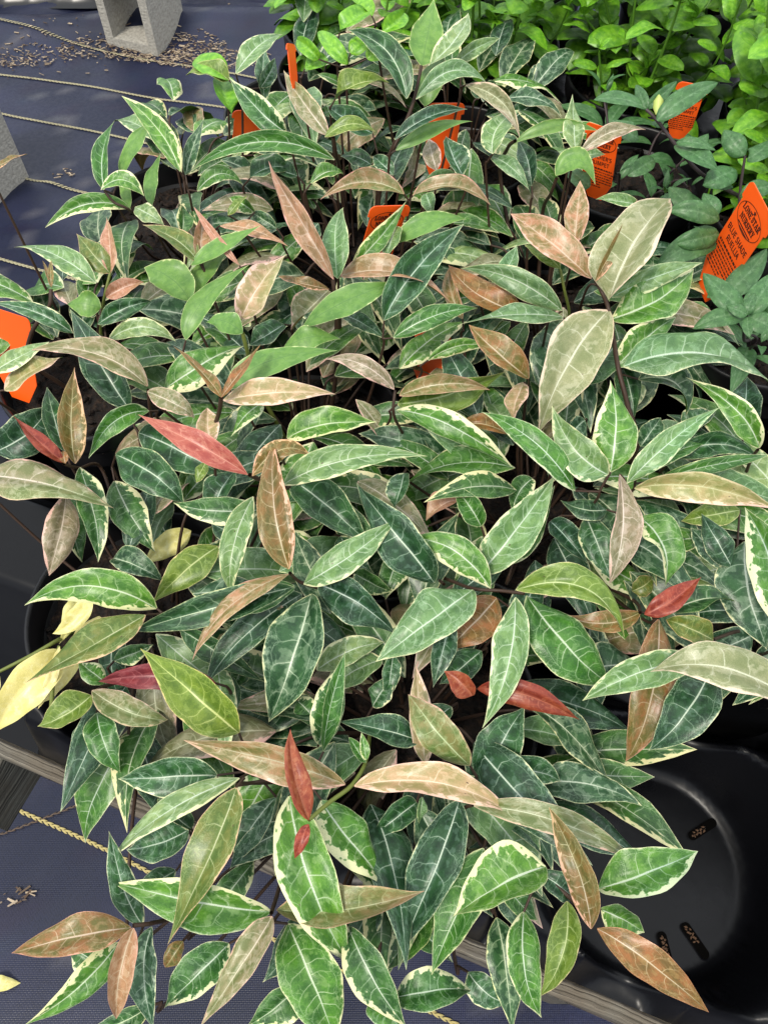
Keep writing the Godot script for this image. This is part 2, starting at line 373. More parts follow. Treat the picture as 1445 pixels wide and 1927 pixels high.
	# shared leaves for the inner layers of the plants
	for k in ["G", "g", "L", "o"]:
		fillers[k] = []
		for i in 4:
			fillers[k].append(leaf_mesh(Vector3.ZERO, Vector3(0, 0.006, 0.03), Vector3(0, -0.004, 0.062), 0.0100 + 0.0008 * i, Vector3.UP, k, rng.randi(), 0.36, tint(0.8, 1.08), 1.2, rng.randf_range(-0.5, 0.5)))
	fillers["H"] = []
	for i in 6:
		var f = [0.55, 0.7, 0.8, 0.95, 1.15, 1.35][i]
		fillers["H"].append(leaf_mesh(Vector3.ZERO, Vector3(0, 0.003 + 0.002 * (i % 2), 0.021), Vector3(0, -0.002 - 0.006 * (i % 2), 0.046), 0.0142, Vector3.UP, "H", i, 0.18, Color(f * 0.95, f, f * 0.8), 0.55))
	fillers["B"] = []
	for i in 3:
		fillers["B"].append(leaf_mesh(Vector3.ZERO, Vector3(0, 0.006, 0.028), Vector3(0, -0.006, 0.062), 0.0108, Vector3.UP, "B", i, 0.3, tint(0.9, 1.1), 1.0))

func tint(lo: float, hi: float) -> Color:
	var f = rng.randf_range(lo, hi); return Color(f * rng.randf_range(0.95, 1.05), f, f * rng.randf_range(0.94, 1.05))

# A leaf as two sheets that meet at the margin: base, a point the midrib passes half way, tip, half width, face normal.
func leaf_mesh(p0: Vector3, pm: Vector3, p2: Vector3, hw: float, nrm: Vector3, kind: String, variant: int, fold: float, col: Color, blunt := 0.95, twist := 0.0, fine := false) -> ArrayMesh:
	var ns := 20 if fine else 12; var nu := 8 if fine else 6
	var calm := 0.35 if kind in ["H", "B"] else 1.0
	var c := pm * 2.0 - (p0 + p2) * 0.5
	var ph := rng.randf() * TAU; var wav := rng.randf_range(0.05, 0.24); var wf := rng.randf_range(6.0, 13.0); var droop := rng.randf_range(0.05, 0.28); var curl := rng.randf_range(-0.05, 0.11 if fine else 0.18) * calm
	var hook := rng.randf_range(-0.09, 0.09) * calm; var fl := rng.randf_range(0.0, 1.0); var fp := rng.randf() * TAU; var fq := rng.randf_range(1.0, 3.5)
	var drift := Color(1.0, 1.0, 1.0)
	if kind in ["O", "o", "N", "K"]: drift = Color(0.74, 1.0, 0.68) if kind in ["o", "K"] else Color(0.82, 0.98, 0.76) if kind != "N" else Color(0.86, 1.0, 0.72)
	elif kind in ["G", "g", "Y"]: drift = Color(1.30, 1.14, 0.84) if rng.randf() < 0.6 else Color(0.80, 0.90, 1.0)
	elif kind in ["L", "l"]: drift = Color(1.06, 0.97, 0.86) if rng.randf() < 0.5 else Color(0.82, 0.96, 0.84)
	elif kind in ["R", "P", "M"]: drift = Color(1.0, 1.25, 0.9)
	var ba := 0.52 if blunt < 0.9 else rng.randf_range(0.75, 0.95)
	var mirror := rng.randf() < 0.5
	var L := p0.distance_to(pm) + pm.distance_to(p2)
	var norm := 1.0 / (pow(ba / (ba + blunt), ba) * pow(blunt / (ba + blunt), blunt))
	var pos := PackedVector3Array(); var nor := PackedVector3Array(); var uv := PackedVector2Array(); var cols := PackedColorArray(); var tan := PackedFloat32Array()
	var row := nu + 1
	var lastb := Vector3.ZERO
	for i in ns + 1:
		var s = i / float(ns)
		var p = p0.lerp(c, s).lerp(c.lerp(p2, s), s)
		var t = ((c - p0).lerp(p2 - c, s)).normalized()
		var b = t.cross(nrm)
		if b.length() < 0.05: b = lastb
		b = b.normalized(); lastb = b
		if twist != 0.0: b = b.rotated(t, twist * (s - 0.3))
		var n = b.cross(t).normalized()
		var w = pow(clampf(s, 0.004, 1), ba) * pow(1.0 - s, blunt) * norm
		for k in row:
			var u = k / float(nu) * 2.0 - 1.0
			var ed = hw * (1.0 + 0.03 * calm * sin(s * 23.0 + ph * 2.0 + sign(u)) * absf(u))
			var z = hw * w * (fold * absf(u) - droop * 1.6 * u * u * absf(u) + calm * wav * u * u * sin(s * wf + ph + (1.7 if u > 0 else 0.0)))
			pos.append(p + b * (u * w * ed * (1.0 - 0.25 * fold * absf(u))) + b * (L * hook * s * s * (s - 0.25)) + n * (z - L * curl * s * s * s * s))
			uv.append(Vector2(1.0 - k / float(nu) if mirror else k / float(nu), s)); cols.append(col * Color(1, 1, 1).lerp(drift, fl * clampf(0.5 + 0.8 * sin(s * fq + u * 1.1 + fp), 0.0, 1.0)))
	# smooth normals over the grid
	for i in ns + 1:
		for k in row:
			var a = pos[mini(i + 1, ns) * row + k] - pos[maxi(i - 1, 0) * row + k]
			var d = pos[i * row + mini(k + 1, nu)] - pos[i * row + maxi(k - 1, 0)]
			var n = d.cross(a)
			if n.length() < 1e-9: n = nrm if i == 0 else nor[(i - 1) * row + k]
			n = n.normalized()
			nor.append(n)
			var tt = d.normalized() if d.length() > 1e-9 else Vector3.RIGHT
			tan.append_array([tt.x, tt.y, tt.z, 1.0])
	var flip = nor[(ns / 2) * row + nu / 2].dot(nrm) < 0.0
	if flip:
		for i in nor.size(): nor[i] = -nor[i]
	var idx := PackedInt32Array(); var idl := PackedInt32Array()
	for i in ns:
		for k in nu:
			var q = i * row + k
			if not flip: idx.append_array([q, q + row, q + 1, q + 1, q + row, q + row + 1])
			else: idx.append_array([q, q + 1, q + row, q + 1, q + row + 1, q + row])
	for i in range(0, idx.size(), 3): idl.append_array([idx[i], idx[i + 2], idx[i + 1]])
	var pl := PackedVector3Array(); var nl := PackedVector3Array()
	for i in ns + 1:
		for k in row:
			var u = k / float(nu) * 2.0 - 1.0; var q = i * row + k
			pl.append(pos[q] - nor[q] * (0.00035 * (1.0 - pow(absf(u), 4.0)) * (0.0 if i == ns else 1.0))); nl.append(-nor[q])
	var m := ArrayMesh.new()
	var a1 := []; a1.resize(Mesh.ARRAY_MAX)
	a1[Mesh.ARRAY_VERTEX] = pos; a1[Mesh.ARRAY_NORMAL] = nor; a1[Mesh.ARRAY_TEX_UV] = uv; a1[Mesh.ARRAY_COLOR] = cols; a1[Mesh.ARRAY_INDEX] = idx; a1[Mesh.ARRAY_TANGENT] = tan
	m.add_surface_from_arrays(Mesh.PRIMITIVE_TRIANGLES, a1)
	a1[Mesh.ARRAY_VERTEX] = pl; a1[Mesh.ARRAY_NORMAL] = nl; a1[Mesh.ARRAY_INDEX] = idl
	m.add_surface_from_arrays(Mesh.PRIMITIVE_TRIANGLES, a1)
	var ups: Array = lib[kind]
	m.surface_set_material(0, ups[variant % ups.size()]); m.surface_set_material(1, under[kind])
	return m

# tube through points, written into a SurfaceTool
func tube(st: SurfaceTool, pts: Array, r0: float, r1: float, sides := 6):
	var cv := Curve3D.new(); cv.bake_interval = 0.006
	for i in pts.size():
		var t = (pts[mini(i + 1, pts.size() - 1)] - pts[maxi(i - 1, 0)]) / 6.0
		cv.add_point(pts[i], -t, t)
	var bp := cv.get_baked_points(); var n = bp.size()
	if n < 2: return
	var side = Vector3.RIGHT
	var rings := []
	for i in n:
		var t = (bp[mini(i + 1, n - 1)] - bp[maxi(i - 1, 0)]).normalized()
		side = (side - t * side.dot(t))
		if side.length() < 0.01: side = t.cross(Vector3(0.3, 0.5, 0.8))
		side = side.normalized(); var up = t.cross(side); var r = lerpf(r0, r1, i / float(n - 1)); var ring := []
		for k in sides:
			var an = TAU * k / sides; ring.append([bp[i] + (side * cos(an) + up * sin(an)) * r, side * cos(an) + up * sin(an)])
		rings.append(ring)
	for i in n - 1:
		for k in sides:
			var k2 = (k + 1) % sides
			for v in [rings[i][k], rings[i + 1][k], rings[i][k2], rings[i][k2], rings[i + 1][k], rings[i + 1][k2]]:
				st.set_normal(v[1]); st.set_color(Color.WHITE); st.set_uv(Vector2.ZERO); st.add_vertex(v[0])

func new_st() -> SurfaceTool:
	var st := SurfaceTool.new(); st.begin(Mesh.PRIMITIVE_TRIANGLES); return st

# surface of revolution: profile points (radius, height)
func lathe(profile: Array, sides := 48, smooth := true) -> ArrayMesh:
	var st := new_st(); if not smooth: st.set_smooth_group(-1)
	for i in profile.size() - 1:
		for k in sides:
			var a0 = TAU * k / sides; var a1 = TAU * (k + 1) / sides
			var p = profile[i]; var q = profile[i + 1]
			var A = Vector3(cos(a0) * p.x, p.y, sin(a0) * p.x); var B = Vector3(cos(a1) * p.x, p.y, sin(a1) * p.x)
			var D = Vector3(cos(a0) * q.x, q.y, sin(a0) * q.x); var E = Vector3(cos(a1) * q.x, q.y, sin(a1) * q.x)
			for v in [A, B, D, B, E, D]: st.add_vertex(v)
	st.generate_normals(); return st.commit()

# box with chamfered edges, length along x; uv along the grain
func plank(L: float, T: float, W: float, sd: int, shade := 1.0) -> ArrayMesh:
	var st := new_st(); var r := RandomNumberGenerator.new(); r.seed = sd
	st.set_smooth_group(-1)
	var ch := 0.003; var off = r.randf(); var nx := 24
	var prof := [Vector2(-W / 2 + ch, T / 2), Vector2(W / 2 - ch, T / 2), Vector2(W / 2, T / 2 - ch), Vector2(W / 2, -T / 2 + ch), Vector2(W / 2 - ch, -T / 2), Vector2(-W / 2 + ch, -T / 2), Vector2(-W / 2, -T / 2 + ch), Vector2(-W / 2, T / 2 - ch)]
	var per := [0.0]
	for i in 8: per.append(per[-1] + prof[i].distance_to(prof[(i + 1) % 8]))
	var jit := []
	for i in nx + 1: jit.append(Vector2(r.randf_range(-0.0012, 0.0012), r.randf_range(-0.0012, 0.0012)))
	var cc = Color(shade * r.randf_range(0.9, 1.08), shade * r.randf_range(0.9, 1.05), shade * r.randf_range(0.88, 1.03))
	for i in nx:
		var x0 = -L / 2 + L * i / nx; var x1 = -L / 2 + L * (i + 1) / nx
		for k in 8:
			var a = prof[k]; var b = prof[(k + 1) % 8]
			var ja = Vector2(0, 0); ja = jit[i] if k in [1, 2, 3] else Vector2.ZERO
			var quad = [[x0, a + (jit[i] if k in [1, 2, 7] else Vector2.ZERO), per[k]], [x1, a + (jit[i + 1] if k in [1, 2, 7] else Vector2.ZERO), per[k]], [x0, b + (jit[i] if (k + 1) % 8 in [1, 2, 7] else Vector2.ZERO), per[k + 1]], [x1, b + (jit[i + 1] if (k + 1) % 8 in [1, 2, 7] else Vector2.ZERO), per[k + 1]]]
			for q in [0, 2, 1, 1, 2, 3]:
				var v = quad[q]; st.set_color(cc); st.set_uv(Vector2(v[0] + off, v[2] + off * 3.0)); st.add_vertex(Vector3(v[0], v[1].y, v[1].x))
	for e in [-1.0, 1.0]:
		for k in range(1, 7):
			var tri3 = [prof[0], prof[k], prof[k + 1]] if e > 0 else [prof[0], prof[k + 1], prof[k]]
			for v in tri3:
				st.set_color(cc * 0.9); st.set_uv(Vector2(v.x * 0.3 + off, v.y * 2.0 + off)); st.add_vertex(Vector3(e * L / 2, v.y, v.x))
	st.generate_normals(); st.generate_tangents(); return st.commit()

# ---------------------------------------------------------------- setting
func cloth_height(x: float, z: float, n: FastNoiseLite) -> float:
	var h = n.get_noise_2d(x * 0.7, z * 0.7) * 0.010 + n.get_noise_2d(x * 2.2 + 50.0, z * 2.2) * 0.004
	# a long rolled fold of cloth lies across the far side
	var fold = z + 2.86 + 0.07 * sin(x * 2.3 + 0.6) + 0.03 * sin(x * 6.1)
	h += 0.055 * exp(-fold * fold / 0.006)
	var fold2 = z + 3.12 + 0.08 * sin(x * 1.9 + 2.0)
	h += 0.12 * exp(-fold2 * fold2 / 0.012) + 0.012 * sin(z * 60.0 + 4.0 * sin(x * 5.0)) * exp(-pow(z + 3.0, 2.0) / 0.03)
	# small creases
	var cr = z + 1.98 + 0.22 * (x + 0.85)
	h += 0.012 * exp(-cr * cr / 0.0006) * exp(-pow(x + 0.86, 2.0) / 0.03)
	return h

func make_ground():
	var n := FastNoiseLite.new(); n.seed = 8; n.frequency = 1.0; n.fractal_octaves = 3
	var xs := []; var zs := []
	var a = -30.0
	while a <= 30.0:
		xs.append(a)
		a += 0.04 if a > -2.4 and a < 1.6 else (0.5 if absf(a) < 6.0 else 4.0)
	a = -40.0
	while a <= 12.0:
		zs.append(a)
		a += 0.03 if a > -4.4 and a < 0.3 else (0.5 if absf(a) < 7.0 else 4.0)
	var dn := FastNoiseLite.new(); dn.seed = 77; dn.frequency = 1.0; dn.fractal_octaves = 5
	var st := new_st()
	for z in zs:
		for x in xs:
			var dust = clampf(dn.get_noise_2d(x * 3.0, z * 3.0) * 0.9 + dn.get_noise_2d(x * 0.6, z * 0.6) * 0.5 + 0.30, 0.0, 1.0)
			var cc = Color(0.011, 0.014, 0.036).lerp(Color(0.029, 0.035, 0.077), dust)
			if dn.get_noise_2d(x * 6.0 + 9.0, z * 6.0) > 0.42: cc = cc.lerp(Color(0.10, 0.10, 0.115), 0.6)
			st.set_color(cc); st.set_uv(Vector2(x, z)); st.add_vertex(Vector3(x, cloth_height(x, z, n), z))
	var W = xs.size()
	for j in zs.size() - 1:
		for i in W - 1:
			var q = j * W + i
			for k in [q, q + 1, q + W, q + 1, q + W + 1, q + W]: st.add_index(k)
	st.generate_normals(); st.generate_tangents()
	mats.cloth.uv1_scale = Vector3(11.0, 11.0, 1)
	var g = structure("ground", st.commit(), mats.cloth)
	# stitched guide lines woven into the cloth, every 30 cm along the bench direction, and one crossing seam
	var rows := [[Vector3(-2.001,0,-2.720),Vector3(0.940,0,-1.939),0.0095001,-0.02,false],[Vector3(-1.913,0,-2.551),Vector3(0.746,0,-1.657),0.0096,-0.015,false],[Vector3(-1.576,0,-2.178),Vector3(0.687,0,-1.355),0.0096,-0.02,false],[Vector3(-1.572,0,-1.855),Vector3(0.103,0,-1.264),0.0096,0,false],[Vector3(-2.061,0,-3.008),Vector3(0.905,0,-2.109),0.0096,0,false],[Vector3(-1.391,0,-0.610),Vector3(1.575,0,0.656),0.0062,0,false],[Vector3(-1.730,0,-1.175),Vector3(1.266,0,-0.030),0.0062,0,false],[Vector3(-0.734,0,-0.206),Vector3(-0.489,0,-0.303),0.004,0,true]]
	for r in rows:
		var s2 := new_st(); var p0: Vector3 = r[0]; var p1: Vector3 = r[1]; var dir = (p1 - p0).normalized(); var sd = Vector3(-dir.z, 0, dir.x); var L = p0.distance_to(p1); var m = int(L / 0.012)
		var wid = r[2]
		for i in m:
			for half in [-1.0, 1.0]:
				var f = (i + (0.5 if half > 0 else 0.0)) / m
				var c = p0 + dir * (L * f) + sd * (r[3] * sin(PI * f) + 0.004 * sin(i * 0.13) + half * wid * 0.22)
				c.y = cloth_height(c.x, c.z, n) + 0.003
				var ax = (dir + sd * half * 0.22).normalized() * L / m * 0.62; var bx = Vector3(-ax.z, 0, ax.x).normalized() * wid * 0.27
				var top = c + Vector3(0, wid * (0.14 if r[2] < 0.0095 else 0.06), 0); var ring := []
				for k in 6: ring.append(c + ax * cos(TAU * k / 6.0) + bx * sin(TAU * k / 6.0))
				for k in 6:
					var A = ring[k]; var B = ring[(k + 1) % 6]
					s2.set_normal(Vector3.UP); s2.add_vertex(top)
					s2.set_normal((A - c).normalized() * 0.8 + Vector3.UP * 0.6); s2.add_vertex(A)
					s2.set_normal((B - c).normalized() * 0.8 + Vector3.UP * 0.6); s2.add_vertex(B)
		part("stitched_line", s2.commit(), mats.twig if r[4] else (mats.line_far if r[2] > 0.0095 else mats.line), g)

func block_mesh() -> ArrayMesh:
	# hollow concrete block standing on its end: 0.19 wide, 0.39 tall, 0.19 deep, two cores running front to back
	var st := new_st(); st.set_smooth_group(-1)
	var w := 0.19; var h := 0.39; var d := 0.19; var e := 0.030
	var xs := [-w / 2, -w / 2 + e, w / 2 - e, w / 2]; var ys := [0.0, e, h / 2 - e / 2, h / 2 + e / 2, h - e, h]
	var hollow = func(i, j): return i == 1 and (j == 1 or j == 3)
	var quad = func(A, B, D, E):
		for v in [A, B, D, B, E, D]: st.add_vertex(v)
	for i in 3:
		for j in 5:
			if hollow.call(i, j):
				var x0 = xs[i]; var x1 = xs[i + 1]; var y0 = ys[j]; var y1 = ys[j + 1]; var t = 0.006
				# cores taper slightly towards the back
				quad.call(Vector3(x0, y0, d / 2), Vector3(x0 + t, y0 + t, -d / 2), Vector3(x0, y1, d / 2), Vector3(x0 + t, y1 - t, -d / 2))
				quad.call(Vector3(x1 - t, y0 + t, -d / 2), Vector3(x1, y0, d / 2), Vector3(x1 - t, y1 - t, -d / 2), Vector3(x1, y1, d / 2))
				quad.call(Vector3(x0, y0, d / 2), Vector3(x1, y0, d / 2), Vector3(x0 + t, y0 + t, -d / 2), Vector3(x1 - t, y0 + t, -d / 2))
				quad.call(Vector3(x0 + t, y1 - t, -d / 2), Vector3(x1 - t, y1 - t, -d / 2), Vector3(x0, y1, d / 2), Vector3(x1, y1, d / 2))
				continue
			for sgn in [1.0, -1.0]:
				var A = Vector3(xs[i], ys[j], sgn * d / 2); var B = Vector3(xs[i + 1], ys[j], sgn * d / 2); var D = Vector3(xs[i], ys[j + 1], sgn * d / 2); var E = Vector3(xs[i + 1], ys[j + 1], sgn * d / 2)
				if sgn > 0: quad.call(D, E, A, B)
				else: quad.call(A, B, D, E)
	for sgn in [-1.0, 1.0]:
		for i in 6:
			var z0 = -d / 2 + d * i / 6; var z1 = -d / 2 + d * (i + 1) / 6
			if sgn > 0: quad.call(Vector3(w / 2, h, z1), Vector3(w / 2, h, z0), Vector3(w / 2, 0, z1), Vector3(w / 2, 0, z0))
			else: quad.call(Vector3(-w / 2, h, z0), Vector3(-w / 2, h, z1), Vector3(-w / 2, 0, z0), Vector3(-w / 2, 0, z1))
	quad.call(Vector3(-w / 2, h, -d / 2), Vector3(w / 2, h, -d / 2), Vector3(-w / 2, h, d / 2), Vector3(w / 2, h, d / 2))
	quad.call(Vector3(-w / 2, 0, d / 2), Vector3(w / 2, 0, d / 2), Vector3(-w / 2, 0, -d / 2), Vector3(w / 2, 0, -d / 2))
	st.generate_normals(); return st.commit()

func make_blocks():
	var b := block_mesh()
	var spots := [[Vector3(-0.793,0,-2.757),-20.8,"grey hollow concrete block standing on end on the cloth, one core facing the bench"],
		[Vector3(-1.136,0,-1.952),-23.9,"grey concrete block at the left edge of the photo, cut off by the frame"],
		[Vector3(-0.039,0,-2.994),-13.1,"grey concrete block behind the honeysuckles at the top centre"]]
	for s in spots:
		var o := MeshInstance3D.new(); o.name = numbered("concrete_block"); o.mesh = b; o.material_override = mats.concrete
		o.position = s[0]; o.rotation_degrees.y = s[1]; o.set_meta("label", s[2]); o.set_meta("category", "concrete block"); o.set_meta("group", "hollow concrete blocks holding up benches")
		add_child(o)

func make_sheet():
	# crumpled black plastic sheeting heaped at the far left
	var n := FastNoiseLite.new(); n.seed = 19; n.frequency = 3.2; n.fractal_octaves = 4; n.fractal_gain = 0.55
	var st := new_st(); var nx := 110; var nz := 60
	for j in nz + 1:
		for i in nx + 1:
			var x = -2.1 + 1.18 * i / nx; var z = -3.7 + 0.78 * j / nz
			var e = smoothstep(0.0, 0.18, 1.0 - j / float(nz)) * smoothstep(0.0, 0.12, 1.0 - i / float(nx))
			var rid = 1.0 - absf(n.get_noise_2d(x * 1.1, z * 1.6 + x * 0.5))
			st.add_vertex(Vector3(x, 0.012 + e * (0.10 + 0.13 * (rid - 0.5) + 0.03 * n.get_noise_2d(x * 4.0, z * 4.0)), z))
	for j in nz:
		for i in nx:
			var q = j * (nx + 1) + i
			for k in [q, q + 1, q + nx + 1, q + 1, q + nx + 2, q + nx + 1]: st.add_index(k)
	st.generate_normals()
	var t = thing("plastic_sheet", "crumpled black plastic sheeting heaped on the ground at the far left", "plastic sheet")
	part("sheet", st.commit(), mats.sheet, t)

func make_pallet():
	var t = thing("pallet", "weathered grey wooden pallet under the black trays and pots", "pallet", bench(-0.05, 0.5, 0.555))
	t.rotation.y = -deg_to_rad(21.0)
	var i = 0
	# deck boards run along the bench; local x is AU, local z is -AV
	var v = -0.112
	for k in 9:
		var w = [0.092, 0.10, 0.088, 0.098, 0.095][k % 5]
		part("deck_board", plank(1.28, 0.021, w, 500 + k, 0.95), mats.wood, t, Transform3D(Basis(), Vector3(0, 0.1345, 0.5 - v - w / 2)))
		v += w + 0.038
	for u in [-0.58, 0.0, 0.58]:
		var near = 0.05 if u < -0.3 else 0.0
		part("stringer", plank(1.2 + near, 0.084, 0.09 if near > 0.0 else 0.042, 540 + int(u * 10), 0.7), mats.wood, t, Transform3D(Basis(Vector3.UP, PI / 2), Vector3(u + (0.035 if near > 0.0 else 0.0), 0.081, 0.012 + near / 2)))
	for z in [0.555, 0.2, -0.2, -0.5]:
		part("bottom_board", plank(1.28, 0.02, 0.1, 560 + int(z * 10), 0.7), mats.wood, t, Transform3D(Basis(), Vector3(0, 0.028, z)))
	var b := block_mesh(); var si = 0
	for s in [[-0.36, 0.2], [0.45, 0.15], [-0.36, 0.95], [0.45, 0.95]]:
		var o := MeshInstance3D.new(); o.name = numbered("concrete_block"); o.mesh = b; o.material_override = mats.concrete
		o.position = bench(s[0], s[1], 0.0); o.rotation_degrees.y = -21; o.scale = Vector3(1, 1.465, 1)
		o.set_meta("label", ["concrete block under the pallet at its near left", "concrete block under the pallet at its near right", "concrete block under the pallet at its far left", "concrete block under the pallet at its far right"][si]); si += 1
		o.set_meta("category", "concrete block"); o.set_meta("group", "hollow concrete blocks holding up benches"); add_child(o)

# moulded carrying tray: a sheet with deep round wells
func tray_height(u: float, v: float, wells: Array, u0: float, u1: float, v0: float, v1: float) -> float:
	var top := 0.092; var h := top
	for w in wells:
		var d = Vector2(u - w.x, v - w.y).length()
		if d < 0.13:
			var f: float
			if d < 0.0765: f = 0.002 + 0.0012 * smoothstep(0.0745, 0.0765, d)
			elif d < 0.083: f = lerpf(0.0035, 0.008, (d - 0.0765) / 0.0065)
			elif d < 0.1035: f = lerpf(0.008, top - 0.006, pow((d - 0.083) / 0.0205, 0.85))
			else: f = lerpf(top - 0.006, top, smoothstep(0.1035, 0.112, d))
			h = minf(h, f)
	# lip rolls down at the rim; the front drops a little before each well
	for w in wells:
		h -= 0.022 * exp(-pow((u - w.x) / 0.07, 2.0)) * smoothstep(v0 + 0.04, v0 + 0.008, v) * (1.0 if h > 0.05 else 0.0)
	# between the wells of the front row the wall leans back
	if v0 < 0.0:
		var du := 1.0
		for w in wells: du = minf(du, absf(u - w.x))
		h = minf(h, lerpf(top, top * clampf((v + 0.060) / 0.072, 0.0, 1.0), smoothstep(0.088, 0.106, du) * smoothstep(0.05, 0.0, v)))
	var e = minf(minf(u - u0, u1 - u), minf(v - v0, v1 - v))
	h = minf(h, top - 0.012 + 0.012 * smoothstep(0.0, 0.012, e))
	return maxf(h, 0.002)

func make_tray():
	var specs := [[-1.0, 0.32, -0.083, 0.095, [Vector2(-0.41, 0), Vector2(-0.205, 0), Vector2(0, 0), Vector2(0.205, 0)], 0.0035, "front black moulded tray with one empty round well beside the potted jasmines"],
		[-0.69, 0.32, 0.10, 0.29, [Vector2(-0.57, 0.19), Vector2(-0.37, 0.19), Vector2(-0.17, 0.19), Vector2(0.03, 0.19), Vector2(0.23, 0.19)], 0.008, "second black moulded tray standing behind the tray with the empty well"]]
	var back := []
	for p in [[-0.60, 0.40], [-0.41, 0.40], [-0.21, 0.40], [-0.03, 0.455], [-0.56, 0.60], [-0.37, 0.60], [-0.19, 0.63], [-0.02, 0.625]]: back.append(Vector2(p[0], p[1]))
	specs.append([-0.665, 0.30, 0.305, 0.71, back, 0.012, "third black moulded tray under the jasmines and ruellias of the middle rows"])
	back = []
	for p in [[-0.215, 0.81], [-0.40, 0.82], [-0.03, 0.80], [-0.58, 0.80], [0.03, 1.04], [-0.20, 1.05], [-0.41, 1.03], [-0.60, 1.0]]: back.append(Vector2(p[0], p[1]))
	specs.append([-0.665, 0.30, 0.725, 1.13, back, 0.012, "rear black moulded tray under the bright green honeysuckles"])
	for sp in specs:
		var u0: float = sp[0]; var u1: float = sp[1]; var v0: float = sp[2]; var v1: float = sp[3]; var stp: float = sp[5]
		var nu = int((u1 - u0) / stp); var nv = int((v1 - v0) / stp)
		var st := new_st()
		for j in nv + 1:
			for i in nu + 1:
				var u = lerpf(u0, u1, i / float(nu)); var v = lerpf(v0, v1, j / float(nv))
				st.add_vertex(AU * u + AV * v + Vector3(0, tray_height(u, v, sp[4], u0, u1, v0, v1), 0))
		for j in nv:
			for i in nu:
				var q = j * (nu + 1) + i
				for k in [q, q + nu + 1, q + 1, q + 1, q + nu + 1, q + nu + 2]: st.add_index(k)
		# outer skirt flares outwards to a foot
		var ring := []
		for i in nu + 1: ring.append([i, 0, Vector2(0, -1)])
		for j in nv + 1: ring.append([nu, j, Vector2(1, 0)])
		for i in nu + 1: ring.append([nu - i, nv, Vector2(0, 1)])
		for j in nv + 1: ring.append([0, nv - j, Vector2(-1, 0)])
		var base = (nu + 1) * (nv + 1)
		for r in ring:
			var u = lerpf(u0, u1, r[0] / float(nu)); var v = lerpf(v0, v1, r[1] / float(nv)); var o: Vector2 = r[2]
			var top = tray_height(u, v, sp[4], u0, u1, v0, v1)
			for s in [[0.0, 0.0], [0.0035, -0.004], [0.006, -0.014], [0.016, -0.078 - top + 0.08]]:
				st.add_vertex(AU * (u + o.x * s[0]) + AV * (v + o.y * s[0]) + Vector3(0, maxf(0.002, top + s[1]) if s[0] < 0.01 else 0.002, 0))
		for i in ring.size():
			var i2 = (i + 1) % ring.size()
			for s in 3:
				var a = base + i * 4 + s; var b = base + i2 * 4 + s
				for k in [a, b, a + 1, b, b + 1, a + 1]: st.add_index(k)
		st.generate_normals()
		var t = thing("pot_tray", sp[6], "tray", Vector3(ORIGIN.x, 0.701, ORIGIN.z), "black moulded carrying trays")
		part("shell", st.commit(), mats.plastic, t)
		if stp < 0.005:
			# drainage slots in the empty well, with grit caught in them
			for an in [Vector2(-70, -160), Vector2(120, -65), Vector2(75, 130), Vector2(10, 100), Vector2(-120, 60)]:
				var d = Vector3(an.x, 0, an.y).normalized(); var sl := new_st()
				var side = d.cross(Vector3.UP)
				var prof := []
				for k in 13:
					var aa = PI * k / 12.0 - PI / 2; prof.append(d * (0.071 + 0.0036 * cos(aa)) + side * 0.0036 * sin(aa))
				for k in 13:
					var aa = PI * k / 12.0 + PI / 2; prof.append(d * (0.050 + 0.0036 * cos(aa)) + side * 0.0036 * sin(aa))
				for k in prof.size():
					for v in [Vector3(0, 0.0046, 0) + d * 0.060, prof[k] + Vector3(0, 0.0046, 0), prof[(k + 1) % prof.size()] + Vector3(0, 0.0046, 0)]: sl.add_vertex(v)
				sl.generate_normals()
				var slot = part("drain_slot", sl.commit(), mat(Color(0.03, 0.028, 0.026), 0.9, 0.1), t)
				var gr := new_st()
				for k in 11: pebble(gr, d * (0.050 + 0.0012 * k) + Vector3(0, 0.0048, 0) + side * (0.0015 * sin(k * 2.3)), 0.0014, 70 + k + int(an.x))
				gr.generate_normals(); part("grit", gr.commit(), mats.grit, slot)

func pebble(st: SurfaceTool, c: Vector3, r: float, sd: int, stretch := 1.5):
	var q := RandomNumberGenerator.new(); q.seed = sd
	var b := Basis(Vector3(q.randf() - 0.5, q.randf() - 0.5, q.randf() - 0.5).normalized(), q.randf() * TAU)
	var vs := []
	for v in [Vector3(1, 0, 0), Vector3(-1, 0, 0), Vector3(0, 1, 0), Vector3(0, -1, 0), Vector3(0, 0, 1), Vector3(0, 0, -1)]:
		vs.append(c + b * (v * Vector3(stretch, 0.6, 0.9) * r * q.randf_range(0.75, 1.2)))
	for f in [[0, 2, 4], [2, 1, 4], [1, 3, 4], [3, 0, 4], [2, 0, 5], [1, 2, 5], [3, 1, 5], [0, 3, 5]]:
		for k in [0, 2, 1]: st.add_vertex(vs[f[k]])

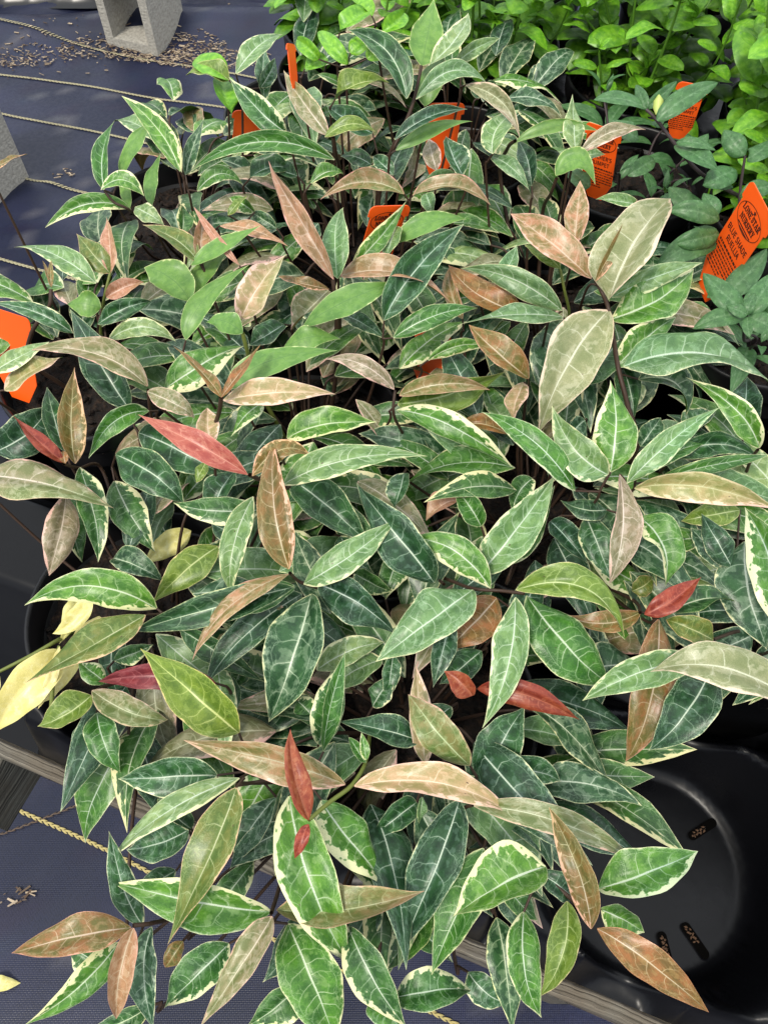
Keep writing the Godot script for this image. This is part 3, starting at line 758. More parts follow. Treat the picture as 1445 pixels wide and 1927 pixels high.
var pot_mesh_: ArrayMesh
var soil_mesh_: ArrayMesh
func add_pot(t: Node3D):
	if pot_mesh_ == null:
		pot_mesh_ = lathe([Vector2(0.0, 0.004), Vector2(0.058, 0.004), Vector2(0.062, 0.0), Vector2(0.066, 0.004), Vector2(0.078, 0.146), Vector2(0.0825, 0.147), Vector2(0.0835, 0.150), Vector2(0.0845, 0.166), Vector2(0.0840, 0.1695), Vector2(0.0820, 0.170), Vector2(0.0805, 0.168), Vector2(0.079, 0.15), Vector2(0.076, 0.12)], 64)
		var st := new_st(); var n := FastNoiseLite.new(); n.seed = 12; n.frequency = 70.0; n.fractal_octaves = 3
		for i in 14:
			for k in 40:
				var q := []
				for o in [[0, 0], [0, 1], [1, 0], [1, 1]]:
					var r = 0.0785 * (i + o[0]) / 14.0; var a = TAU * ((k + o[1]) % 40) / 40.0
					q.append(Vector3(r * cos(a), 0.142 + 0.006 * n.get_noise_2d(r * cos(a), r * sin(a)), r * sin(a)))
				for v in [0, 1, 2, 1, 3, 2]: st.add_vertex(q[v])
		st.generate_normals()
		var r2 := RandomNumberGenerator.new(); r2.seed = 66
		var s2 := new_st()
		for i in 90:
			var rr = 0.076 * sqrt(r2.randf()); var a = r2.randf() * TAU
			pebble(s2, Vector3(rr * cos(a), 0.146, rr * sin(a)), r2.randf_range(0.0015, 0.0042), i, 2.0)
		s2.generate_normals(); 
		soil_mesh_ = st.commit(); s2.commit(soil_mesh_)
	part("pot", pot_mesh_, mats.pot, t); part("soil", soil_mesh_, mats.soil, t)

# ---------------------------------------------------------------- jasmine
func J(kind: String, bx, by, bz, mx, my, mz, tx, ty, tz, w, nx, ny, nz, fold := 28):
	var o := plant.position
	var p0 := Vector3(bx, by, bz) * 0.001 - o; var pm := Vector3(mx, my, mz) * 0.001 - o; var p2 := Vector3(tx, ty, tz) * 0.001 - o
	var n := Vector3(nx, ny, nz) * 0.01
	var m := leaf_mesh(p0, pm, p2, w * 0.0005, n, kind, rng.randi(), fold * 0.01, tint(0.88, 1.1), 0.6 if kind == "H" else (rng.randf_range(1.1, 1.45) if w > 12 else 1.0), rng.randf_range(-0.9, 0.9), true)
	part("leaf", m, null, plant)

func S(r: float, brown: bool, pts: Array, petioles := []):
	var o := plant.position; var q := []
	for p in pts: q.append(p * 0.001 - o)
	var st := new_st(); tube(st, q, r * 0.00135, r * 0.001)
	for p in petioles: tube(st, [q[-1], p * 0.001 - o], 0.0009, 0.0007, 5)
	part("stem", st.commit(), mats.stem_brown if brown else mats.stem_green, plant)

func jasmine(u: float, v: float, label: String, inner: int, sd: int, min_x := -1.0, max_z := 1.0, lift := 0.0):
	plant = thing("potted_jasmine", label, "potted plant", bench(u, v, 0.7145), "variegated jasmine plants in black pots")
	add_pot(plant)
	var r := RandomNumberGenerator.new(); r.seed = sd
	for i in inner:
		var a = r.randf() * TAU; var rad = 0.010 + 0.092 * sqrt(r.randf())
		var h = 0.160 + r.randf() * 0.062 - 0.25 * maxf(0.0, rad - 0.07)
		h += lift * r.randf()
		if cos(a) * rad < min_x or sin(a) * rad > max_z: continue
		var k = ["G", "G", "g", "g", "G", "L", "G", "G", "o"][r.randi() % 9]
		var b = Basis(Vector3.UP, -a + PI / 2 + r.randf_range(-0.7, 0.7)) * Basis(Vector3.RIGHT, r.randf_range(-0.35, 0.75)) * Basis(Vector3.BACK, r.randf_range(-0.4, 0.4))
		part("leaf", fillers[k][r.randi() % 4], null, plant, Transform3D(b.scaled(Vector3.ONE * r.randf_range(0.95, 1.5)), Vector3(cos(a) * rad, h, sin(a) * rad)))
		if i % 6 == 0:
			var st := new_st(); var e = Vector3(cos(a) * rad, h, sin(a) * rad)
			tube(st, [Vector3(cos(a) * 0.02, 0.14, sin(a) * 0.02), e * Vector3(0.7, 0.97, 0.7), e], 0.0014, 0.001, 5); part("stem", st.commit(), mats.stem_brown, plant)

func make_jasmines():
	jasmine(-0.41,0,"variegated jasmine at the front tray's left end, with wilted cream yellow leaves",76,100,-.012)
	J("o",-222,940,-302,-220,938,-269,-230,923,-246,26,59,75,31,57)
	J("o",-275,960,-304,-220,974,-287,-180,953,-279,38,13,97,-18,47)
	J("G",-212,950,-318,-195,948,-280,-189,931,-253,22,41,91,12,56)
	J("G",-229,920,-315,-220,920,-285,-216,905,-265,20,56,82,10,65)
	J("G",-194,930,-320,-175,930,-288,-159,915,-271,28,13,97,20,39)
	J("G",-189,950,-329,-157,956,-307,-137,940,-295,33,-11,90,43,64)
	J("g",-142,950,-210,-177,972,-215,-225,952,-217,26,-3,83,55,35)
	J("Y",-145,960,-201,-174,965,-177,-215,947,-159,32,-23,97,-8,57)
	J("Y",-111,940,-260,-131,942,-239,-149,928,-222,26,2,95,31,35)
	J("L",-87,960,-287,-96,962,-246,-96,940,-220,20,9,95,30,44)
	J("G",-134,920,-209,-103,927,-188,-80,909,-175,21,-18,82,54,62)
	J("M",-102,940,-165,-136,956,-164,-177,940,-167,18,0,94,34,57)
	J("Y",-172,950,-154,-184,951,-142,-201,944,-136,24,-7,98,19,73)
	J("o",-172,950,-157,-146,956,-142,-125,944,-138,20,8,99,11,75)
	J("g",-172,930,-169,-180,936,-174,-190,934,-182,16,32,93,-15,41)
	J("G",-179,920,-152,-180,922,-131,-185,907,-113,20,-9,95,29,64)
	J("g",-174,930,-150,-165,931,-130,-155,919,-115,22,9,96,26,39)
	J("C",-204,920,-194,-222,927,-167,-248,905,-147,30,15,89,42,59)
	J("C",-201,930,-229,-203,929,-212,-211,920,-197,15,49,78,39,42)
	J("C",-189,940,-230,-195,938,-210,-212,931,-200,15,2,95,31,63)
	J("C",-200,910,-192,-214,912,-176,-229,900,-162,28,-19,97,12,64)
	J("C",-206,930,-193,-206,930,-173,-213,918,-156,8,14,94,32,42)
	J("C",-193,910,-223,-197,911,-204,-210,901,-192,22,-9,96,25,40)
	J("C",-241,930,-176,-240,931,-164,-244,924,-156,8,30,90,32,46)
	J("C",-142,900,-296,-158,902,-282,-175,893,-271,21,21,82,53,52)
	J("G",-187,920,-262,-166,926,-252,-151,915,-245,22,13,99,4,68)
	J("G",-173,920,-187,-160,925,-190,-148,923,-196,15,15,77,62,56)
	J("G",-101,910,-180,-97,910,-167,-96,903,-157,18,-11,94,32,69)
	J("G",-182,960,-362,-201,982,-387,-227,981,-441,31,-10,95,31,67)
	J("N",-211,960,-314,-213,978,-340,-216,979,-382,22,47,86,20,69)
	J("R",-214,970,-308,-229,983,-317,-251,980,-342,14,38,91,-15,35)
	J("N",-213,970,-307,-214,972,-311,-215,972,-316,7,21,95,24,62)
	J("G",-230,940,-339,-238,952,-359,-247,954,-390,19,41,91,10,50)
	J("P",-86,990,-284,-120,1006,-298,-159,1000,-318,19,-14,83,54,39)
	J("N",-83,990,-283,-64,1002,-295,-45,993,-295,16,4,91,41,54)
	J("Y",-116,980,-302,-119,980,-293,-123,976,-288,9,6,95,30,35)
	J("G",-176,950,-348,-140,955,-327,-113,940,-312,34,-12,87,47,65)
	J("G",-118,940,-287,-111,951,-299,-105,949,-318,26,-25,95,17,66)
	J("L",-65,980,-283,-24,1000,-289,27,987,-308,23,0,96,28,53)
	J("G",-93,930,-274,-105,936,-274,-119,933,-283,21,-6,90,43,70)
	J("G",-83,950,-283,-113,960,-276,-145,952,-288,21,-1,93,37,35)
	J("G",-92,910,-192,-94,911,-181,-101,904,-173,16,16,92,37,66)
	J("G",-149,910,-15,-159,918,-22,-173,915,-28,17,-6,91,42,66)
	S(1.1,true,[Vector3(-189,858,-283),Vector3(-201,885,-311),Vector3(-215,910,-346),Vector3(-215,945,-321),Vector3(-215,968,-308)])
	S(1.1,true,[Vector3(-167,858,-213),Vector3(-165,885,-201),Vector3(-163,900,-185),Vector3(-170,935,-165),Vector3(-172,950,-155)])
	S(1.1,false,[Vector3(-211,900,-216),Vector3(-211,926,-198),Vector3(-223,928,-188),Vector3(-243,926,-177)])
	S(1.1,false,[Vector3(-204,926,-155),Vector3(-208,927,-182),Vector3(-207,928,-194)])
	S(1.0,true,[Vector3(-199,858,-278),Vector3(-214,890,-298),Vector3(-226,914,-314),Vector3(-226,926,-314)],[Vector3(-222,940,-302),Vector3(-229,920,-315)])
	S(1.0,true,[Vector3(-211,858,-264),Vector3(-249,890,-287),Vector3(-280,942,-306),Vector3(-280,954,-306)],[Vector3(-275,960,-304)])
	S(1.0,true,[Vector3(-184,858,-285),Vector3(-191,890,-309),Vector3(-196,923,-329),Vector3(-196,935,-329)],[Vector3(-194,930,-320),Vector3(-189,950,-329)])
	S(1.0,true,[Vector3(-155,858,-224),Vector3(-146,890,-215),Vector3(-138,937,-207),Vector3(-138,949,-207)],[Vector3(-142,950,-210),Vector3(-145,960,-201)])
	S(1.0,true,[Vector3(-138,858,-257),Vector3(-120,890,-266),Vector3(-104,918,-273),Vector3(-104,930,-273)],[Vector3(-111,940,-260),Vector3(-118,940,-287),Vector3(-93,930,-274)])
	S(1.0,true,[Vector3(-132,858,-262),Vector3(-104,890,-276),Vector3(-82,938,-287),Vector3(-82,950,-287)],[Vector3(-87,960,-287),Vector3(-83,950,-283)])
	S(1.0,true,[Vector3(-156,858,-227),Vector3(-147,890,-219),Vector3(-139,903,-212),Vector3(-139,915,-212)],[Vector3(-134,920,-209)])
	S(1.0,true,[Vector3(-140,858,-209),Vector3(-116,890,-185),Vector3(-96,922,-165),Vector3(-96,934,-165)],[Vector3(-102,940,-165)])
	S(1.0,true,[Vector3(-175,858,-199),Vector3(-176,890,-176),Vector3(-178,909,-157),Vector3(-178,921,-157)],[Vector3(-179,920,-152),Vector3(-174,930,-150)])
	S(1.0,true,[Vector3(-182,858,-253),Vector3(-188,890,-260),Vector3(-192,903,-265),Vector3(-192,915,-265)],[Vector3(-187,920,-262)])
	S(1.0,true,[Vector3(-175,858,-213),Vector3(-177,890,-197),Vector3(-179,901,-185),Vector3(-179,913,-185)],[Vector3(-173,920,-187)])
	S(1.0,true,[Vector3(-134,858,-217),Vector3(-113,890,-203),Vector3(-95,894,-191),Vector3(-95,906,-191)],[Vector3(-101,910,-180),Vector3(-92,910,-192)])
	S(1.0,true,[Vector3(-175,858,-286),Vector3(-178,890,-323),Vector3(-180,937,-354),Vector3(-180,949,-354)],[Vector3(-182,960,-362),Vector3(-176,950,-348)])
	S(1.0,true,[Vector3(-195,858,-280),Vector3(-213,890,-309),Vector3(-228,920,-333),Vector3(-228,932,-333)],[Vector3(-230,940,-339)])
	S(1.0,true,[Vector3(-143,858,-275),Vector3(-127,890,-293),Vector3(-114,964,-308),Vector3(-114,976,-308)],[Vector3(-116,980,-302)])
	S(1.0,true,[Vector3(-130,858,-258),Vector3(-97,890,-271),Vector3(-71,962,-282),Vector3(-71,974,-282)],[Vector3(-65,980,-283)])
	S(1.0,true,[Vector3(-166,858,-197),Vector3(-154,890,-95),Vector3(-144,891,-12),Vector3(-144,903,-12)],[Vector3(-149,910,-15)])
	jasmine(-0.205,0,"variegated jasmine drooping over the front tray edge just left of the empty well",76,101)
	J("g",-60,930,-42,-100,946,-46,-147,936,-59,29,-2,92,39,75)
	J("Y",-78,970,-97,-89,970,-62,-112,947,-29,28,-30,94,17,40)
	J("L",-82,940,-109,-119,949,-88,-154,925,-64,18,-24,97,-7,45)
	J("G",-97,930,-113,-123,938,-110,-153,928,-108,29,3,84,54,60)
	J("O",-21,960,-101,-63,977,-110,-110,965,-118,23,-5,85,52,61)
	J("R",-38,980,-79,-45,995,-98,-50,993,-120,16,52,84,11,74)
	J("R",-38,980,-77,-41,981,-69,-43,975,-61,8,-9,95,29,59)
	J("K",-16,960,-100,28,974,-99,74,957,-91,22,5,99,-16,69)
	J("g",-35,940,-97,-16,942,-73,7,927,-57,30,37,92,-8,41)
	J("g",-52,950,-97,-37,954,-50,-17,921,-11,35,7,95,30,77)
	J("g",-52,920,-37,-37,924,-10,-27,901,18,36,3,95,32,57)
	J("o",-57,950,-38,-71,952,-15,-94,933,10,20,-27,96,12,70)
	J("o",-56,940,-42,-17,950,-42,20,944,-54,25,-9,97,-24,77)
	J("N",-128,950,-33,-156,962,-27,-194,945,-19,22,-12,97,-19,63)
	J("O",-124,960,-32,-127,961,-11,-130,945,10,15,31,88,35,84)
	J("g",-136,940,-27,-151,946,-7,-182,928,9,19,19,83,53,53)
	J("G",-120,940,-34,-120,942,-12,-113,925,10,19,-19,92,35,80)
	J("G",-130,920,-36,-141,937,-57,-149,936,-84,16,33,93,18,38)
	J("G",-112,920,-85,-127,923,-77,-146,916,-74,25,-14,98,-10,43)
	J("G",-63,920,-103,-76,922,-85,-87,908,-67,22,-43,90,1,38)
	J("G",-19,930,-35,-5,933,-10,12,914,12,25,-18,89,43,54)
	J("G",-81,930,-27,-96,933,-12,-115,920,2,25,-11,97,21,63)
	J("G",-121,920,1,-136,923,9,-156,916,13,15,-1,95,30,78)
	J("N",-112,900,-30,-116,900,-23,-121,895,-16,13,-22,96,20,75)
	J("G",19,920,-100,6,924,-90,-7,914,-81,18,-7,97,22,79)
	J("L",22,930,-101,21,931,-94,20,926,-88,8,43,84,33,63)
	J("G",42,940,-97,26,942,-59,6,916,-25,31,-23,95,21,65)
	J("g",54,940,-72,38,938,-41,21,921,-15,27,-39,92,9,42)
	J("g",83,960,-60,57,967,-50,36,952,-37,37,-29,91,-30,65)
	J("G",61,920,-40,64,921,-14,64,902,11,21,-11,94,33,42)
	J("g",73,940,-41,70,944,-15,79,923,8,21,18,94,30,60)
	J("Y",94,950,-45,89,954,-22,81,935,-1,18,-36,91,20,58)
	J("N",100,970,-31,92,992,-55,82,988,-85,17,-38,83,40,45)
	J("N",103,970,-31,127,975,-14,155,956,9,18,-2,94,34,34)
	J("o",49,950,-92,91,965,-81,134,941,-65,17,2,97,24,50)
	J("g",111,950,-51,134,961,-57,164,957,-71,29,-23,93,-29,68)
	J("g",116,930,-43,126,933,-38,138,926,-32,20,-13,83,55,78)
	J("G",99,940,-48,89,948,-54,80,944,-61,17,18,98,7,81)
	J("G",63,930,-113,83,941,-113,106,929,-109,22,-1,91,42,77)
	J("G",49,910,-101,57,911,-93,67,906,-88,17,14,98,12,40)
	J("G",5,910,-3,26,920,-6,49,912,-8,24,-7,95,-31,47)
	J("G",27,910,-44,13,911,-30,-2,901,-17,20,-22,97,8,40)
	J("G",-56,960,-220,-103,975,-198,-156,951,-191,24,6,89,46,75)
	J("O",-58,970,-224,-90,980,-198,-116,956,-177,19,-31,95,-9,45)
	J("N",-57,980,-222,-66,1001,-252,-76,1003,-304,26,-21,93,31,68)
	J("L",-50,960,-222,-21,977,-232,12,971,-260,24,-9,99,14,48)
	J("G",-42,950,-227,-15,957,-210,10,941,-198,31,-12,87,49,82)
	J("G",-46,950,-220,-54,955,-176,-73,925,-142,41,-27,94,21,59)
	J("G",-53,940,-225,-85,945,-196,-117,923,-170,27,-1,96,29,56)
	J("g",-57,950,-226,-74,955,-214,-93,945,-209,21,-13,99,1,64)
	J("Y",-83,950,-132,-108,966,-149,-146,964,-177,34,-14,87,47,64)
	J("g",-35,940,-124,-30,960,-146,-21,957,-177,16,69,62,37,45)
	J("G",-39,930,-131,-31,948,-151,-27,945,-179,23,-7,96,28,66)
	J("L",-43,920,-181,-20,931,-190,4,925,-197,21,-2,97,24,62)
	J("G",21,940,-130,-3,951,-134,-27,943,-139,21,8,99,-12,43)
	J("G",32,950,-228,7,974,-250,-24,967,-288,35,-31,80,52,69)
	J("g",66,960,-219,44,975,-237,15,970,-253,23,-20,82,53,36)
	J("L",62,950,-235,85,970,-257,111,968,-298,33,0,96,27,82)
	J("L",55,960,-218,29,967,-195,-3,947,-175,39,-28,96,-8,50)
	J("L",79,970,-208,72,974,-166,62,947,-136,24,-48,86,16,46)
	J("g",88,960,-214,107,965,-179,138,943,-160,39,25,96,7,41)
	J("Y",80,970,-213,117,984,-207,141,961,-183,27,8,99,14,76)
	J("R",52,950,-154,45,955,-160,36,955,-168,17,-28,79,55,78)
	J("R",55,950,-158,86,959,-150,118,944,-139,19,-10,81,58,51)
	J("o",47,960,-111,27,977,-127,13,972,-151,24,-30,81,51,41)
	J("K",24,930,-119,21,947,-143,16,947,-174,17,5,96,29,51)
	J("G",56,930,-111,68,942,-129,83,943,-151,30,6,94,33,41)
	J("G",43,940,-207,36,940,-185,32,928,-167,19,26,90,35,53)
	J("G",6,930,-188,4,930,-172,3,921,-160,14,29,91,31,62)
	J("N",74,930,-227,57,931,-207,42,919,-193,31,5,94,34,35)
	J("G",14,930,-261,5,930,-244,1,921,-230,24,44,80,42,66)
	J("G",63,920,-194,49,921,-182,37,913,-173,22,-6,97,23,62)
	J("G",-7,920,-157,-1,927,-165,6,926,-176,18,-39,92,1,44)
	J("G",-20,930,-245,-7,932,-236,6,926,-231,21,-22,73,64,76)
	J("G",-30,930,-274,-20,932,-256,-8,923,-249,21,13,98,18,46)
	J("G",42,920,-157,30,922,-146,22,913,-136,20,-33,94,-1,59)
	J("L",-1,920,-188,-21,925,-177,-41,913,-166,22,-18,98,-2,42)
	J("G",-55,910,-164,-47,912,-156,-41,905,-148,17,-1,95,31,59)
	J("G",97,920,-211,105,922,-198,117,914,-191,16,-11,91,39,73)
	J("G",-51,910,-87,-72,919,-78,-93,903,-65,20,8,89,45,47)
	J("G",-25,910,-76,-5,918,-63,11,901,-49,24,33,94,-13,56)
	J("G",-36,910,-48,-49,911,-27,-65,897,-10,24,-29,95,11,46)
	J("G",-7,900,-63,-11,901,-42,-25,887,-26,23,-34,93,15,36)
	J("G",-76,900,-71,-90,902,-52,-105,887,-34,20,3,94,34,63)
	J("G",42,910,-70,51,912,-56,62,901,-43,20,25,96,13,60)
	J("G",11,900,-41,25,903,-31,38,893,-21,19,20,98,6,57)
	J("G",-43,910,-10,-56,913,1,-71,903,11,23,16,84,51,73)
	J("G",-121,900,-66,-132,903,-58,-143,895,-49,17,-4,96,27,73)
	J("g",66,910,-64,74,911,-50,86,901,-38,19,34,94,6,64)
	J("G",-64,900,-89,-50,901,-74,-38,891,-61,24,26,96,8,57)
	J("G",25,910,-121,42,914,-111,57,903,-100,19,7,98,21,36)
	J("G",74,910,-87,62,911,-80,49,906,-76,16,-26,92,-30,54)
	J("G",46,900,-15,55,903,-5,69,894,2,18,-5,92,38,35)
	J("g",-6,910,-7,1,913,3,10,903,12,19,-2,94,34,41)
	J("G",-115,900,-89,-125,909,-96,-135,906,-106,19,16,98,13,84)
	J("g",-10,950,-115,-15,956,-121,-19,954,-129,7,-3,95,32,82)
	J("g",-10,956,-115,-11,960,-121,-13,960,-129,6,16,95,27,37)
	S(1.1,true,[Vector3(-6,858,-205),Vector3(-17,885,-221),Vector3(-31,900,-242),Vector3(-43,945,-227),Vector3(-53,955,-226),Vector3(-57,975,-222)])
	S(1.1,true,[Vector3(24,858,-211),Vector3(26,885,-230),Vector3(29,910,-253),Vector3(56,950,-224),Vector3(72,955,-220),Vector3(86,963,-214)])
	S(1.1,false,[Vector3(6,858,-159),Vector3(0,885,-155),Vector3(-8,900,-150),Vector3(-10,945,-118),Vector3(-17,960,-101),Vector3(-28,970,-90),Vector3(-38,980,-79)])
	S(1.1,true,[Vector3(-12,858,-157),Vector3(-26,880,-151),Vector3(-43,880,-145),Vector3(-51,920,-115),Vector3(-67,942,-107),Vector3(-81,954,-102)])
	S(1.1,true,[Vector3(39,858,-127),Vector3(50,885,-104),Vector3(64,910,-76),Vector3(81,945,-58),Vector3(96,948,-47),Vector3(101,968,-32)])
	S(1.1,true,[Vector3(37,858,-127),Vector3(47,885,-103),Vector3(59,910,-74),Vector3(45,930,-92),Vector3(49,948,-93)])
	S(1.1,true,[Vector3(-16,858,-140),Vector3(-56,870,-108),Vector3(-106,870,-70),Vector3(-116,910,-43),Vector3(-119,940,-36),Vector3(-127,950,-34)])
	S(1.1,true,[Vector3(-16,858,-141),Vector3(-34,880,-128),Vector3(-55,880,-112),Vector3(-57,920,-60),Vector3(-58,946,-40)])
	S(1.1,true,[Vector3(24,858,-212),Vector3(26,885,-231),Vector3(29,910,-255),Vector3(39,940,-232)])
	S(1.1,true,[Vector3(36,858,-169),Vector3(44,885,-170),Vector3(53,920,-171),Vector3(54,948,-158)])
	S(1.0,true,[Vector3(-4,858,-130),Vector3(-36,890,-79),Vector3(-62,910,-38),Vector3(-62,922,-38)],[Vector3(-60,930,-42),Vector3(-52,920,-37),Vector3(-81,930,-27)])
	S(1.0,true,[Vector3(-17,858,-142),Vector3(-49,890,-121),Vector3(-75,954,-103),Vector3(-75,966,-103)],[Vector3(-78,970,-97)])
	S(1.0,true,[Vector3(-20,858,-146),Vector3(-51,890,-129),Vector3(-76,917,-116),Vector3(-76,929,-116)],[Vector3(-82,940,-109),Vector3(-97,930,-113),Vector3(-63,920,-103),Vector3(-83,950,-132)])
	S(1.0,true,[Vector3(-12,858,-138),Vector3(-29,890,-121),Vector3(-43,926,-107),Vector3(-43,938,-107)],[Vector3(-35,940,-97),Vector3(-52,950,-97),Vector3(-35,940,-124)])
	S(1.0,true,[Vector3(-14,858,-138),Vector3(-78,890,-79),Vector3(-130,912,-30),Vector3(-130,924,-30)],[Vector3(-136,940,-27),Vector3(-130,920,-36)])
	S(1.0,true,[Vector3(-18,858,-143),Vector3(-69,889,-109),Vector3(-111,889,-81),Vector3(-111,901,-81)],[Vector3(-112,920,-85),Vector3(-121,900,-66),Vector3(-115,900,-89)])
	S(1.0,true,[Vector3(3,858,-126),Vector3(-14,890,-82),Vector3(-28,904,-46),Vector3(-28,916,-46)],[Vector3(-19,930,-35),Vector3(-36,910,-48)])
	S(1.0,true,[Vector3(-9,858,-133),Vector3(-68,890,-60),Vector3(-116,903,-1),Vector3(-116,915,-1)],[Vector3(-121,920,1)])
	S(1.0,true,[Vector3(-12,858,-136),Vector3(-65,884,-80),Vector3(-109,884,-35),Vector3(-109,896,-35)],[Vector3(-112,900,-30)])
	S(1.0,true,[Vector3(21,858,-140),Vector3(22,890,-124),Vector3(23,905,-112),Vector3(23,917,-112)],[Vector3(19,920,-100),Vector3(22,930,-101),Vector3(24,930,-119),Vector3(25,910,-121)])
	S(1.0,true,[Vector3(37,858,-126),Vector3(47,890,-99),Vector3(56,924,-77),Vector3(56,936,-77)],[Vector3(54,940,-72)])
	S(1.0,true,[Vector3(41,858,-128),Vector3(63,890,-88),Vector3(80,933,-55),Vector3(80,945,-55)],[Vector3(83,960,-60),Vector3(73,940,-41)])
	S(1.0,true,[Vector3(34,858,-125),Vector3(48,890,-82),Vector3(60,904,-46),Vector3(60,916,-46)],[Vector3(61,920,-40)])
	S(1.0,true,[Vector3(46,858,-132),Vector3(80,890,-85),Vector3(108,922,-47),Vector3(108,934,-47)],[Vector3(111,950,-51),Vector3(116,930,-43)])
	S(1.0,true,[Vector3(35,858,-138),Vector3(44,890,-121),Vector3(51,905,-108),Vector3(51,917,-108)],[Vector3(63,930,-113),Vector3(49,910,-101),Vector3(56,930,-111)])
	S(1.0,true,[Vector3(13,858,-124),Vector3(3,890,-59),Vector3(-6,893,-7),Vector3(-6,905,-7)],[Vector3(5,910,-3),Vector3(-6,910,-7)])
	S(1.0,true,[Vector3(19,858,-123),Vector3(19,888,-81),Vector3(19,888,-46),Vector3(19,900,-46)],[Vector3(27,910,-44),Vector3(11,900,-41)])
	S(1.0,true,[Vector3(-10,858,-147),Vector3(-27,890,-135),Vector3(-40,910,-126),Vector3(-40,922,-126)],[Vector3(-39,930,-131)])
	S(1.0,true,[Vector3(-17,858,-171),Vector3(-37,890,-172),Vector3(-54,897,-173),Vector3(-54,909,-173)],[Vector3(-43,920,-181),Vector3(-55,910,-164)])
	S(1.0,true,[Vector3(23,858,-148),Vector3(25,890,-138),Vector3(27,922,-129),Vector3(27,934,-129)],[Vector3(21,940,-130)])
	S(1.0,true,[Vector3(35,858,-137),Vector3(44,890,-121),Vector3(51,941,-107),Vector3(51,953,-107)],[Vector3(47,960,-111)])
	S(1.0,true,[Vector3(32,858,-190),Vector3(39,890,-203),Vector3(44,924,-213),Vector3(44,936,-213)],[Vector3(43,940,-207)])
	S(1.0,true,[Vector3(13,858,-180),Vector3(9,890,-187),Vector3(6,908,-193),Vector3(6,920,-193)],[Vector3(6,930,-188),Vector3(-1,920,-188)])
	S(1.0,true,[Vector3(53,858,-196),Vector3(71,890,-211),Vector3(86,908,-223),Vector3(86,920,-223)],[Vector3(74,930,-227),Vector3(97,920,-211)])
	S(1.0,true,[Vector3(18,858,-213),Vector3(17,890,-242),Vector3(16,914,-266),Vector3(16,926,-266)],[Vector3(14,930,-261)])
	S(1.0,true,[Vector3(43,858,-183),Vector3(57,890,-191),Vector3(67,903,-198),Vector3(67,915,-198)],[Vector3(63,920,-194)])
	S(1.0,true,[Vector3(4,858,-160),Vector3(-4,890,-156),Vector3(-11,901,-152),Vector3(-11,913,-152)],[Vector3(-7,920,-157)])
	S(1.0,true,[Vector3(-3,858,-207),Vector3(-15,890,-229),Vector3(-26,913,-247),Vector3(-26,925,-247)],[Vector3(-20,930,-245)])
	S(1.0,true,[Vector3(0,858,-208),Vector3(-19,890,-247),Vector3(-34,913,-278),Vector3(-34,925,-278)],[Vector3(-30,930,-274)])
	S(1.0,true,[Vector3(33,858,-165),Vector3(40,890,-163),Vector3(46,903,-161),Vector3(46,915,-161)],[Vector3(42,920,-157)])
	S(1.0,true,[Vector3(-9,858,-133),Vector3(-31,890,-108),Vector3(-48,890,-87),Vector3(-48,902,-87)],[Vector3(-51,910,-87),Vector3(-25,910,-76),Vector3(-64,900,-89)])
	S(1.0,true,[Vector3(9,858,-124),Vector3(2,884,-93),Vector3(-4,884,-68),Vector3(-4,896,-68)],[Vector3(-7,900,-63)])
	S(1.0,true,[Vector3(-12,858,-136),Vector3(-45,884,-103),Vector3(-72,884,-76),Vector3(-72,896,-76)],[Vector3(-76,900,-71)])
	S(1.0,true,[Vector3(28,858,-124),Vector3(34,890,-97),Vector3(38,894,-75),Vector3(38,906,-75)],[Vector3(42,910,-70)])
	S(1.0,true,[Vector3(4,858,-126),Vector3(-19,890,-64),Vector3(-39,893,-13),Vector3(-39,905,-13)],[Vector3(-43,910,-10)])
	S(1.0,true,[Vector3(47,858,-132),Vector3(65,890,-109),Vector3(79,893,-90),Vector3(79,905,-90)],[Vector3(74,910,-87)])
	S(1.0,true,[Vector3(26,858,-123),Vector3(34,883,-66),Vector3(41,883,-18),Vector3(41,895,-18)],[Vector3(46,900,-15)])
	jasmine(-0.57,0.19,"variegated jasmine at the left edge behind the front tray, beside a blank orange tag",76,102,-.05,.015)
	J("L",-278,980,-377,-256,988,-386,-238,987,-401,21,-11,99,8,51)
	J("K",-270,970,-371,-245,983,-379,-229,977,-395,23,-10,99,11,47)
	J("G",-287,930,-346,-261,940,-356,-247,940,-381,35,40,64,65,47)
	J("G",-216,970,-436,-192,981,-442,-175,975,-454,18,15,81,56,69)
	J("L",-210,960,-429,-181,972,-431,-159,959,-427,16,-2,80,60,37)
	J("G",-233,970,-427,-255,986,-432,-295,977,-454,16,-6,92,38,73)
	J("Y",-212,980,-481,-224,990,-491,-242,989,-516,21,-16,92,36,37)
	J("O",-212,980,-481,-212,992,-498,-221,992,-529,16,-18,95,27,60)
	J("O",-215,970,-465,-201,976,-469,-188,974,-480,16,25,74,63,75)
	J("U",-217,970,-453,-229,975,-453,-244,971,-458,21,6,-82,-57,22)
	J("L",-221,980,-470,-248,994,-484,-292,990,-511,23,4,98,18,38)
	J("N",-248,990,-454,-248,996,-461,-251,996,-476,5,21,95,22,48)
	J("N",-251,990,-460,-253,994,-467,-257,995,-478,3,42,90,11,61)
	J("g",-233,990,-569,-212,999,-570,-195,989,-565,18,0,98,22,49)
	J("g",-214,970,-571,-246,980,-564,-284,965,-551,19,11,81,58,75)
	J("U",-215,970,-570,-219,978,-585,-225,980,-610,10,-11,-97,-21,23)
	J("O",-130,990,-524,-101,995,-512,-76,985,-505,15,2,98,19,49)
	J("U",-147,990,-478,-122,1001,-488,-96,998,-508,16,-2,-96,-27,16)
	J("G",-166,970,-539,-165,977,-550,-166,977,-568,18,62,77,19,66)
	J("L",-211,970,-574,-197,971,-563,-184,966,-558,18,-5,94,33,48)
